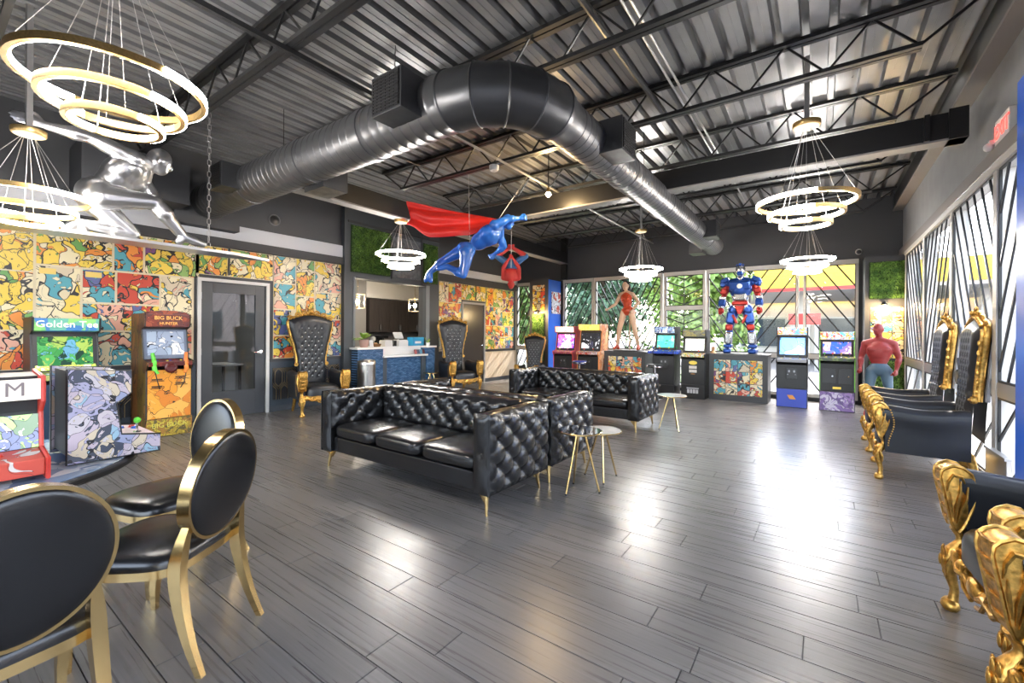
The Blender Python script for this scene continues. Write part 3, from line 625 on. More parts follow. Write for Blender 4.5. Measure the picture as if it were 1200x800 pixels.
bl = thing('office_building', 'pinkish stucco building across the car park beyond the side windows', 'building', (19, -6, -.12))
pk = mat('pink_stucco', (.68, .58, .55), .8)
MB().box(0, 9, 0, 24, 0, 4.2).build('wall', pk, bl)
for i in range(6): f = MB().box(-.06, .04, 1.5+i*3.8, 3.9+i*3.8, .9, 2.9).build('window', alu, bl); MB().box(-.09, -.06, 1.6+i*3.8, 3.8+i*3.8, 1, 2.8).build('pane', MATS['dark_pane'], f)
t = thing('price_sign', 'red and white roadside sign box seen beyond the canopy', 'sign', (-1.1, 21.5, -.12))
MB().box(0, 1.1, 0, .25, 1.9, 2.35).build('panel', rdm, t); MB().box(.1, .22, .06, .18, 0, 1.9).box(.9, 1.02, .06, .18, 0, 1.9).build('post', alu, t)
# ================================================================ duct
dt = thing('round_duct', 'large gunmetal spiral duct bending across the ceiling', 'duct', (-7.4, 2.62, 3.26))
def O(x, y, z): return Vector((x+7.4, y-2.62, z-3.26))
ZC = 3.26
def spiral(p, q, r, seed=0):
    """straight duct length with raised lock seams"""
    p = Vector(p); q = Vector(q); Lx = (q-p).length; pr = []; s = .105; k = int(Lx/s)
    for i in range(k):
        h = Lx*i/k; pr += [(r, h), (r, h+Lx/k*.80), (r+.004, h+Lx/k*.86), (r+.004, h+Lx/k*.92), (r, h+Lx/k*.98)]
    pr.append((r, Lx))
    return MB().lathe(pr, p, 36, (q-p))
RL, RR = .235, .195
xs = [-7.4, -6.0, -4.6, -3.5, -2.45]
for a, b in zip(xs, xs[1:]):
    spiral(O(a, 2.62, ZC), O(b, 2.62, ZC), RL).build('duct_section', duct_m, dt, smooth=30)
for x in xs[1:-1]: MB().lathe([(RL, -.04), (RL+.01, -.038), (RL+.01, .038), (RL, .04)], O(x, 2.62, ZC), 36, (1, 0, 0)).build('coupling', duct_m, dt, smooth=30)
ys_ = [3.42, 4.9, 6.4, 7.9, 9.2, 10.1]
for a, b in zip(ys_, ys_[1:]): spiral(O(-1.89, a, ZC), O(-1.89, b, ZC), RR).build('duct_section', duct_m, dt, smooth=30)
for y in ys_[1:-1]: MB().lathe([(RR, -.03), (RR+.008, -.028), (RR+.008, .028), (RR, .03)], O(-1.89, y, ZC), 36, (0, 1, 0)).build('coupling', duct_m, dt, smooth=30)
MB().lathe([(RR, 0), (RR, .03), (RR*.9, .07), (RR*.6, .1), (.01, .11)], O(-1.89, 10.1, ZC), 36, (0, 1, 0)).build('end_cap', duct_m, dt, smooth=50)
MB().lathe([(RL, 0), (RL, .05), (RL*.97, .055), (RL*.95, .1), (RL*.92, .105), (RR+.012, .2), (RR+.012, .24), (RR, .245)], O(-1.89, 3.18, ZC), 36, (0, 1, 0)).build('reducer', duct_m, dt, smooth=30)
gm = mat('dark_elbow_metal', (.075, .076, .08), .38, .7, bump=.05, bscale=9, rvar=.1)
for k in range(4):   # gored elbow
    a0, a1 = PI/2*k/4, PI/2*(k+1)/4; Rb = .56; g = MB()
    def fn(u, v, a0=a0, a1=a1):
        # straight gore between two mitre planes
        A0, A1 = Vector((math.sin(a0)*Rb, Rb-math.cos(a0)*Rb, 0)), Vector((math.sin(a1)*Rb, Rb-math.cos(a1)*Rb, 0))
        t_ = 2*PI*u; out = []
        am = a0+(a1-a0)*v; rr = RL+(.008 if v in (0., 1.) else .0)
        nrm = Vector((math.sin(am), -math.cos(am), 0)); c = A0.lerp(A1, v)
        return O(-2.45, 2.62, ZC)+c+nrm*rr*math.cos(t_)+Vector((0, 0, rr*math.sin(t_)))
    g.grid(lambda u, v: fn(u, (0, .03, .97, 1)[int(round(v*3))]), 36, 3, cu=True).build('elbow_gore', gm, dt, smooth=30)
def diffuser(cx, cy, cz, sx, sy, sz, face):
    b = MB().box(-sx/2, sx/2, -sy/2, sy/2, -sz/2, sz/2).build('diffuser_box', gm, dt, loc=O(cx, cy, cz), bevel=.004)
    g = MB()
    if face in ('-y', '+y'):
        y = -sy/2 if face == '-y' else sy/2
        MB().box(-sx/2+.02, sx/2-.02, y-.006, y+.006, -sz/2+.02, sz/2-.02).build('grille_back', black_plastic, b)
        for i in range(11): z = -sz/2+.035+i*(sz-.07)/10; g.box(-sx/2+.02, sx/2-.02, y-.014, y+.002, z-.004, z+.004)
        for i in range(7): xx = -sx/2+.03+i*(sx-.06)/6; g.box(xx-.003, xx+.003, y-.011, y+.002, -sz/2+.02, sz/2-.02)
    else:
        x = sx/2
        MB().box(x-.006, x+.006, -sy/2+.02, sy/2-.02, -sz/2+.02, sz/2-.02).build('grille_back', black_plastic, b)
        for i in range(11): z = -sz/2+.035+i*(sz-.07)/10; g.box(x-.002, x+.014, -sy/2+.02, sy/2-.02, z-.004, z+.004)
        for i in range(7): yy = -sy/2+.03+i*(sy-.06)/6; g.box(x-.002, x+.011, yy-.003, yy+.003, -sz/2+.02, sz/2-.02)
    g.build('grille', grey_steel, b)
diffuser(-2.82, 2.37, 3.27, .36, .3, .32, '-y')
diffuser(-6.05, 2.37, 3.27, .36, .3, .30, '-y')
diffuser(-4.7, 2.86, 3.1, .4, .3, .24, '+y')
diffuser(-1.68, 4.1, 3.27, .3, .36, .32, '+x')
diffuser(-1.68, 8.6, 3.27, .3, .36, .30, '+x')
diffuser(-2.1, 9.6, 3.12, .26, .36, .2, '+x')
for x in (-5.2, -3.2): MB().cyl(O(x, 2.62, ZC+RL), O(x, 2.62, 4.0), .004, n=6).build('hanger_rod', black_steel, dt)
for y in (5.6, 8.2): MB().cyl(O(-1.89, y, ZC+RR), O(-1.89, y, 4.0), .004, n=6).build('hanger_rod', black_steel, dt)
wdb = MB().box(-7.59, -7.36, 2.2, 3.04, 2.9, 3.62).build('duct_sleeve', dark_wall, None); struct(wdb); wdb.name = 'trim_5'
struct(MB().box(-7.59, -6.95, 1.2, 2.25, 3.06, 3.6).build('trim_6', dark_wall))
# ================================================================ chandeliers
def arc_strip(mb, r, a0, a1, z0, z1, n, thick):
    for i in range(n):
        t0, t1 = a0+(a1-a0)*i/n, a0+(a1-a0)*(i+1)/n; P_ = []
        for t_, rr, z in ((t0, r, z0), (t1, r, z0), (t1, r, z1), (t0, r, z1), (t0, r+thick, z0), (t1, r+thick, z0), (t1, r+thick, z1), (t0, r+thick, z1)): P_.append((rr*math.cos(t_), rr*math.sin(t_), z))
        mb.add(P_, [(3, 2, 1, 0), (4, 5, 6, 7), (0, 1, 5, 4), (2, 3, 7, 6)]+([(0, 4, 7, 3)] if i == 0 else [])+([(1, 2, 6, 5)] if i == n-1 else []))
    return mb
def chandelier(lab, x, y, z, rot, ztop, zc=None):
    t = thing('ring_chandelier', lab, 'chandelier', (x, y, z), rot, 'three-ring pendant chandeliers'); zc = zc or .72
    cn = MB().lathe([(.0, 0), (.11, 0), (.115, .01), (.115, .04), (.0, .042)], (0, 0, zc), 28).build('canopy', brushed_gold, t, smooth=30)
    MB().lathe([(.0, 0), (.1, 0), (.1, -.006), (0, -.006)], (0, 0, zc), 24).build('canopy_face', mat('pale_brushed_gold', (.7, .58, .4), .4, .6), cn)
    if ztop-z-zc > .08: MB().box(-.02, .02, -.02, .02, zc+.04, ztop-z).build('hanger_strut', alu, t)
    for k, (r, dz) in enumerate(((.40, 0), (.30, -.11), (.20, -.21))):
        g = MB(); h = .019; n = 56
        g.grid(lambda u, v: [((r+q[0])*math.cos(2*PI*u), (r+q[0])*math.sin(2*PI*u), dz+q[1]) for q in [((.012, -h), (.012, h), (-.012, h), (-.012, -h))[int(round(v*4)) % 4]]][0], n, 4, cu=True, cv=True)
        ring = g.build('ring', brushed_gold, t, smooth=30)
        arc_strip(MB(), r+.0125, -.05, PI+.05, dz-h+.003, dz+h-.003, n//2, .006).build('outer_diffuser', led, ring, smooth=30)
        arc_strip(MB(), r-.0185, PI-.05, 2*PI+.05, dz-h+.003, dz+h-.003, n//2, .006).build('inner_diffuser', led, ring, smooth=30)
        for i in range(3):
            a = 2*PI*i/3+.4+k*.25
            MB().cyl((r*math.cos(a), r*math.sin(a), dz+h), (.03*math.cos(a), .03*math.sin(a), zc), .0018, n=5).build('suspension_wire', alu, t)
    return t
chandelier('three-ring gold chandelier hanging over the oval-back chairs and round table', -3.18, .68, 2.72, R(18), 4.02)
chandelier('three-ring gold chandelier beside the crouching silver figure', -5.28, .60, 2.46, R(10), 4.02, .5).scale = (.92, .92, 1)
chandelier('three-ring chandelier in front of the boxwood panel above reception', -5.92, 5.0, 2.697, R(-125), 3.30, .56)
chandelier('three-ring chandelier beside the female figure on the pedestal', -2.97, 8.66, 2.66, R(-160), 4.02, .76)
chandelier('three-ring chandelier hung beside the deep beam, between the duct and the thrones', -.12, 5.0, 2.63, R(100), 4.02)
chandelier('three-ring chandelier close to the window under the window header', -.2, 9.45, 2.70, R(165), 4.02)
# ================================================================ ceiling services
def pipe(name, lab, pts, r, m=grey_steel): tag(MB().tube(pts, r, 8).build(name, m, smooth=40), lab, 'conduit')
pipe('conduit', 'thick grey conduit under the deck near the duct elbow', [(-1.43, -.5, 3.8), (-1.43, 6.9, 3.8)], .028)
pipe('conduit', 'thin pale conduit beside the thick grey conduit under the deck', [(-1.22, -.5, 3.84), (-1.22, 7.2, 3.84)], .012, alu)
pipe('conduit', 'second thin pale conduit running alongside the thick grey one', [(-1.16, .2, 3.84), (-1.16, 9.2, 3.84)], .012, alu)
pipe('conduit', 'thin dark conduit under the deck above the flying figure', [(-4.9, 3.3, 3.85), (-4.9, 9.6, 3.85)], .012)
pipe('conduit', 'pale pipe running over the flying figure toward the windows', [(-3.4, 3.3, 3.6), (-3.4, 10.8, 3.6)], .016, alu)
su = thing('slotted_strut', 'dark slotted steel strut above the oval-back chairs', 'strut', (-3.46, .1, 3.6))
MB().box(-.02, .02, 0, 2.6, -.02, .02).build('channel', grey_steel, su)
for i in range(20): MB().box(-.006, .006, .08+i*.125, .14+i*.125, -.0215, -.019).build('slot', black_plastic, su)
sp = thing('wall_speaker', 'round dark speaker grille set in the wall above the mural', 'speaker', (XL, 3.68, 3.26))
MB().lathe([(0, 0), (.095, 0), (.1, .012), (.085, .02), (.085, .012), (0, .012)], (0, 0, 0), 28, (1, 0, 0)).build('bezel', mat('grey_bezel', (.12, .12, .125), .4), sp, smooth=40)
MB().lathe([(0, 0), (.08, 0), (.06, .012), (0, .02)], (.01, 0, 0), 24, (1, 0, 0)).build('grille', black_plastic, sp, smooth=40)
sm_ = thing('smoke_detector', 'white round smoke detector under the joist past the elbow', 'detector', (-3.62, 4.65, 3.56))
MB().lathe([(0, 0), (.05, 0), (.065, .02), (.065, .07), (0, .07)], (0, 0, 0), 20).build('housing', white_paint, sm_, smooth=40); MB().lathe([(0, -.004), (.02, -.004), (.02, .002), (0, .002)], (0, 0, 0), 12).build('sensor', alu, sm_)
bu = thing('ceiling_spotlight', 'bare warm bulb glowing beside the deep beam', 'lamp', (-3.3, 5.55, 3.42))
MB().cyl((0, 0, .05), (0, 0, .6), .008, n=8).build('stem', black_steel, bu); MB().lathe([(.02, .1), (.03, .06), (.03, .03), (.012, .03)], (0, 0, 0), 14).build('socket', brass, bu, smooth=40); MB().ell((0, 0, 0), .038).build('bulb', mat('bulb_glow', (1, .7, .35), .5, emit=90, ecol=(1, .66, .3)), bu, smooth=60)
ld = bpy.data.lights.new('bulb_light', 'POINT'); ld.energy = 30; ld.color = (1, .68, .34); ld.shadow_soft_size = .045
lo = bpy.data.objects.new('bulb_light', ld); C.objects.link(lo); lo.parent = bu; lo.location = (0, 0, -.06)
ca = thing('security_camera', 'white dome security camera on the wall by the greenery column', 'camera', (.6, YB, 3.0))
MB().lathe([(0, 0), (.055, 0), (.055, -.03), (.045, -.05), (0, -.055)], (0, 0, 0), 18, (0, 1, 0)).build('mount', white_paint, ca, smooth=40); MB().ell((0, -.06, -.01), .04).build('lens_ball', black_plastic, ca, smooth=60)
ex = thing('exit_sign', 'white exit sign box with red letters above the side windows', 'sign', (XR-.02, 5.22, 3.06))
MB().box(-.03, .02, -.17, .17, -.1, .12).build('housing', white_paint, ex, bevel=.006); MB().box(-.06, -.03, .17, .22, -.06, -.02).ell((-.06, .2, -.07), .035).build('emergency_lamp', white_paint, ex, smooth=40)
text('EXIT', .17, ex, mat('exit_red', (.7, .05, .04), .4, emit=1.5), (-.032, 0, .01), (PI/2, 0, -PI/2), extrude=.003)
# ================================================================ sofas
def tuft(mb, o, U, V, N, w_, h_, a, b, depth=.022, bulge=.016, nu=40, nv=30, btn=None, edge=.06, off=(0, 0)):
    """diamond-tufted padded surface; o corner, U/V unit axes, N outward normal; collects button points"""
    o = Vector(o); U = Vector(U); V = Vector(V); N = Vector(N); cu, cv = w_/2+off[0], h_/2+off[1]
    pts = []
    for j in range(-12, 13):
        for i in range(-20, 21):
            x = cu+(i+(.5 if j % 2 else 0))*a; y = cv+j*b
            if edge*.5 < x < w_-edge*.5 and edge*.5 < y < h_-edge*.5: pts.append((x, y))
    def fn(s, t):
        x, y = s*w_, t*h_; p = (x-cu)/a+(y-cv)/(2*b); q = (x-cu)/a-(y-cv)/(2*b)
        e = min(1, min(x, w_-x, y, h_-y)/edge); e = math.sin(e*PI/2)
        f = (abs(math.sin(PI*p))*abs(math.sin(PI*q)))**.45
        r2 = min(((x-u)**2+(y-v)**2 for u, v in pts), default=9); d = 1-math.exp(-r2/(.03**2))
        return o+U*x+V*y+N*(e*(bulge+depth*(.55*f+.45*d-.45)))
    mb.grid(fn, nu, nv)
    if btn is not None: btn += [(o+U*x+V*y+N*(bulge-depth*.55), N) for x, y in pts]
button_me = MB().ell((0, 0, 0), .013, .013, .007, 10, 6).mesh('button', leather, 60)
crystal_me = MB().ell((0, 0, 0), .012, .012, .01, 8, 5).mesh('crystal_button', mat('crystal', (.8, .82, .85), .08, .7))
def put_buttons(btn, parent, me=button_me, name='button'):
    for p, n_ in btn:
        o = link_copy(me, name, parent, p); o.rotation_euler = Vector(n_).to_track_quat('Z', 'Y').to_euler()
def make_sofa(lab):
    W, D, H, Z0, AT, BT = 2.18, .84, .765, .165, .16, .2
    t = thing('tufted_sofa', lab, 'sofa', group='black tufted leather sofas')
    # base
    MB().box(-W/2+AT-.01, W/2-AT+.01, .05, D-.05, Z0, .31).build('seat_base', leather, t, bevel=.012)
    # cushions
    cw = (W-2*AT)/3
    for i in range(3):
        x0 = -W/2+AT+i*cw+.004; x1 = x0+cw-.008; c = MB()
        def fn(u, v, x0=x0, x1=x1):
            a = 2*PI*u; ca, sa = math.cos(a), math.sin(a); k = 7.
            sx = math.copysign(abs(ca)**(2/k), ca); sy = math.copysign(abs(sa)**(2/k), sa)
            t_ = (v-.5)*PI; zz = math.copysign(abs(math.sin(t_))**(.55), t_); rr = max(.0, math.cos(t_))**(.22)
            cr_ = .02*(1-(sx*rr)**2)*(1-(sy*rr)**2) if zz > 0 else 0
            return ((x0+x1)/2+sx*rr*(x1-x0)/2, .335+sy*rr*.315, .375+zz*.062+cr_)
        cush = c.grid(fn, 40, 18, cu=True).build('seat_cushion', leather, t, smooth=60)
        pts = []
        for k in range(28):
            a = 2*PI*k/28; ca, sa = math.cos(a), math.sin(a); pts.append(((x0+x1)/2+math.copysign(abs(ca)**.3, ca)*(x1-x0)/2*.995, .335+math.copysign(abs(sa)**.3, sa)*.313, .40))
        MB().tube(pts, .006, 6, closed=True).build('piping', leather, cush, smooth=60)
    # arms
    for s in (-1, 1):
        xo = s*W/2; xi = s*(W/2-AT); m = MB(); btn = []
        m.box(min(xo, xi)+.012, max(xo, xi)-.012, .012, D-.012, Z0, H-.02)
        tuft(m, (xo-s*.012, .0, Z0), (0, 1, 0), (0, 0, 1), (s, 0, 0), D, H-Z0, .21, .10, btn=btn, nu=48, nv=36, depth=.05, bulge=.024)
        tuft(m, (xi+s*.012, .02, .40), (0, 1, 0), (0, 0, 1), (-s, 0, 0), D-.2, H-.40, .21, .10, btn=btn, nu=34, nv=22, depth=.045, bulge=.022)
        tuft(m, (min(xo, xi), .012, Z0), (1, 0, 0), (0, 0, 1), (0, -1, 0), AT, H-Z0, .3, .2, btn=btn, nu=14, nv=30, depth=.02, bulge=.014)
        tuft(m, (min(xo, xi), 0, H-.02), (1, 0, 0), (0, 1, 0), (0, 0, 1), AT, D, .4, .19, btn=btn, nu=14, nv=44, depth=.012, bulge=.02)
        arm = m.build('arm', leather, t, smooth=70); put_buttons(btn, arm)
        MB().tube([(xo-s*.004, .004, Z0+.01), (xo-s*.004, .004, H-.03)], .006, 6).build('piping', leather, arm)
    m = MB(); btn = []
    m.box(-W/2+AT-.01, W/2-AT+.01, D-BT+.02, D-.012, Z0, H-.02)
    tuft(m, (-W/2+AT, D-BT+.02, .40), (1, 0, 0), (0, 0, 1), (0, -1, 0), W-2*AT, H-.40, .21, .10, btn=btn, nu=96, nv=24, depth=.05, bulge=.03)
    tuft(m, (-W/2+AT, D-BT+.01, H-.02), (1, 0, 0), (0, 1, 0), (0, 0, 1), W-2*AT, BT-.02, .19, .3, btn=btn, nu=80, nv=12, depth=.014, bulge=.02)
    tuft(m, (-W/2, D-.012, Z0), (1, 0, 0), (0, 0, 1), (0, 1, 0), W, H-Z0, .19, .088, nu=60, nv=26)
    bk = m.build('backrest', leather, t, smooth=70); put_buttons(btn, bk)
    for sx in (-1, 1):
        for y in (.07, D-.07):
            x = sx*(W/2-.08); dx = sx*.02; dy = -.02 if y < .3 else .02
            l = MB(); l.tube([(x, y, Z0), (x+dx*.3, y+dy*.3, Z0-.05), (x+dx, y+dy, 0)], [.026, .018, .009], 10)
            l.prism([(x-sx*.075, Z0+.002), (x+sx*.045, Z0+.002), (x+sx*.02, Z0-.03), (x-sx*.012, Z0-.07)], y-.012, y+.012, 'xz')
            l.prism([(y-.06, Z0+.002), (y+.06, Z0+.002), (y+.012, Z0-.045), (y-.012, Z0-.045)], x-.01, x+.01, 'yz')
            l.build('leg', brass, t, smooth=40)
    return t
sofa = make_sofa('black tufted leather sofa with three cushions facing the chairs and table')
sofa.location = (-3.05, 2.48, 0)
copy_tree(sofa, (-3.05, 4.235, 0), PI, 'black tufted leather sofa set back-to-back behind the sofa by the chairs')
copy_tree(sofa, (-3.1, 5.82, 0), 0, 'black tufted leather sofa standing close to the female figure pedestal')
# ================================================================ side tables
mirror = mat('smoked_mirror_top', (.45, .46, .48), .06, 1.0); marble = mat('pale_marble_top', (.62, .6, .58), .15, var=.2, bscale=6)
def side_table(lab, x, y, rz, top, h=.52, r=.2):
    t = thing('side_table', lab, 'table', (x, y, 0), rz, 'round gold-legged side tables')
    tp = MB().lathe([(0, h-.016), (r-.004, h-.016), (r, h-.012), (r, h-.003), (r-.004, h), (0, h)], (0, 0, 0), 36).build('table_top', top, t, smooth=30)
    MB().lathe([(r+.001, h-.014), (r+.004, h-.012), (r+.004, h-.004), (r+.001, h-.002)], (0, 0, 0), 36).build('rim', brass, tp, smooth=40)
    MB().lathe([(0, h-.03), (.05, h-.03), (.05, h-.016), (0, h-.016)], (0, 0, 0), 16).build('hub', brass, t)
    for i in range(3):
        a = 2*PI*i/3; c, s = math.cos(a), math.sin(a)
        l = MB().tube([(.04*c, .04*s, h-.02), (.17*c, .17*s, .012)], [.011, .008], 8).build('leg', brass, t, smooth=40)
        MB().cyl((.17*c, .17*s, .014), (.173*c, .173*s, 0), .009, n=8).build('foot', black_plastic, l)
    return t
side_table('side table with dark mirrored top beside the back-to-back sofas', -1.7, 3.42, R(15), mirror, .53, .19)
side_table('side table with pale top tucked beside the mirrored one', -1.68, 3.84, R(60), marble, .46, .18)
side_table('side table at the far arm of the sofa facing the chairs', -4.42, 2.95, R(-20), marble, .5, .19)
side_table('side table beside the sofa near the windows', -1.72, 6.35, R(80), marble, .5, .2)
side_table('small side table standing between the counter and the throne', -7.02, 6.80, R(30), brass, .48, .17)
side_table('low side table with pale top beside the throne at the mural', -6.5, 4.74, R(10), marble, .2, .2)
# ================================================================ oval-back dining chairs
def make_dining(lab):
    t = thing('oval_back_chair', lab, 'chair', group='black and gold oval-back chairs')
    def out(k):   # seat outline, front bowed
        a = 2*PI*k; c, s = math.cos(a), math.sin(a)
        x = math.copysign(abs(c)**.45, c)*.235; y = math.copysign(abs(s)**.5, s)*.225
        x *= 1-.10*(y/.225 if y > 0 else 0)
        if y < 0: y -= .025*(1-(x/.235)**2)
        return x, y
    n = 56
    ap = MB().grid(lambda u, v: (lambda p: (p[0]*(1.0, 1.0, .93, .93)[int(round(v*4)) % 4], p[1]*(1.0, 1.0, .93, .93)[int(round(v*4)) % 4], (.385, .425, .425, .385)[int(round(v*4)) % 4]))(out(u)), n, 4, cu=True, cv=True)
    ap.build('seat_frame', brass, t, smooth=40)
    def cf(u, v):
        p = out(u); r = math.sin(v*PI/2)**.5 if v < 1 else 1; q = [1, .99, .96, .9, .8, .65, .45, .25, 0][int(round(v*8))]; z = [.42, .44, .456, .468, .478, .486, .491, .494, .495][int(round(v*8))]
        return (p[0]*q*1.01, p[1]*q*1.01, z)
    MB().grid(cf, n, 8, cu=True).build('seat_cushion', leather, t, smooth=60)
    # oval back
    cz, a_, b_ = .705, .205, .232; tilt = .16
    def bp(ang, r, dy): c, s = math.cos(ang), math.sin(ang); z = cz+b_*r*s; return (a_*r*c, .235+(z-.47)*tilt+dy, z)
    rim = MB().grid(lambda u, v: bp(2*PI*u, (1.0, 1.0, .93, .93)[int(round(v*4)) % 4], (-.026, .026, .026, -.026)[int(round(v*4)) % 4]), 56, 4, cu=True, cv=True)
    rim.build('back_rim', brass, t, smooth=40)
    for nm, sg in (('backrest_pad', -1), ('back_panel', 1)):
        def pf(u, v, sg=sg): q = [.955, .95, .93, .86, .7, .45, .2, 0][int(round(v*7))]; d = [.016, .026, .031, .036, .040, .042, .043, .043][int(round(v*7))]; return bp(2*PI*u, q, sg*d)
        MB().grid(pf, 48, 7, cu=True).build(nm, leather, t, smooth=60)
    def loft(P_, Wd, n_=14):
        m = MB(); rings = []
        for i in range(n_+1):
            f = i/n_*(len(P_)-1); k = min(int(f), len(P_)-2); u = f-k
            p = [P_[max(0, min(len(P_)-1, k+q))]+Wd[max(0, min(len(P_)-1, k+q))] for q in (-1, 0, 1, 2)]
            rings.append([.5*(2*p[1][c]+(p[2][c]-p[0][c])*u+(2*p[0][c]-5*p[1][c]+4*p[2][c]-p[3][c])*u*u+(3*p[1][c]-p[0][c]-3*p[2][c]+p[3][c])*u**3) for c in range(5)])
        v = [(r[0]+dx*r[3]/2, r[1]+dy*r[4]/2, r[2]) for r in rings for dx, dy in ((-1, -1), (1, -1), (1, 1), (-1, 1))]
        return m.add(v, [(4*i+j, 4*i+(j+1) % 4, 4*i+4+(j+1) % 4, 4*i+4+j) for i in range(n_) for j in range(4)]+[(3, 2, 1, 0), (4*n_, 4*n_+1, 4*n_+2, 4*n_+3)])
    for s in (-1, 1):
        # rear sabre leg continuing into a short back post
        loft([(s*.19, .335, 0), (s*.185, .285, .12), (s*.18, .245, .26), (s*.175, .225, .40), (s*.168, .235, .50), (s*.160, .253, .58)], [(.024, .026), (.030, .034), (.036, .044), (.040, .052), (.036, .042), (.020, .028)]).build('leg', brass, t, smooth=35)
        loft([(s*.205, -.19, .385), (s*.212, -.20, .25), (s*.206, -.207, .1), (s*.205, -.205, .0)], [(.05, .05), (.042, .042), (.03, .03), (.022, .022)], 10).build('leg', brass, t, smooth=35)
    return t
ch = make_dining('black oval-back chair with gold frame, middle one of the three around the table'); ch.location = (-2.38, .67, 0); ch.rotation_euler = (0, 0, R(-57))
copy_tree(ch, (-2.09, .17, 0), R(-84), 'black oval-back chair whose padded rear panel faces the bare floor, farthest from the arcade wall')
copy_tree(ch, (-3.03, .89, 0), R(14), 'black oval-back chair with its seat front toward the small tabletop arcades')
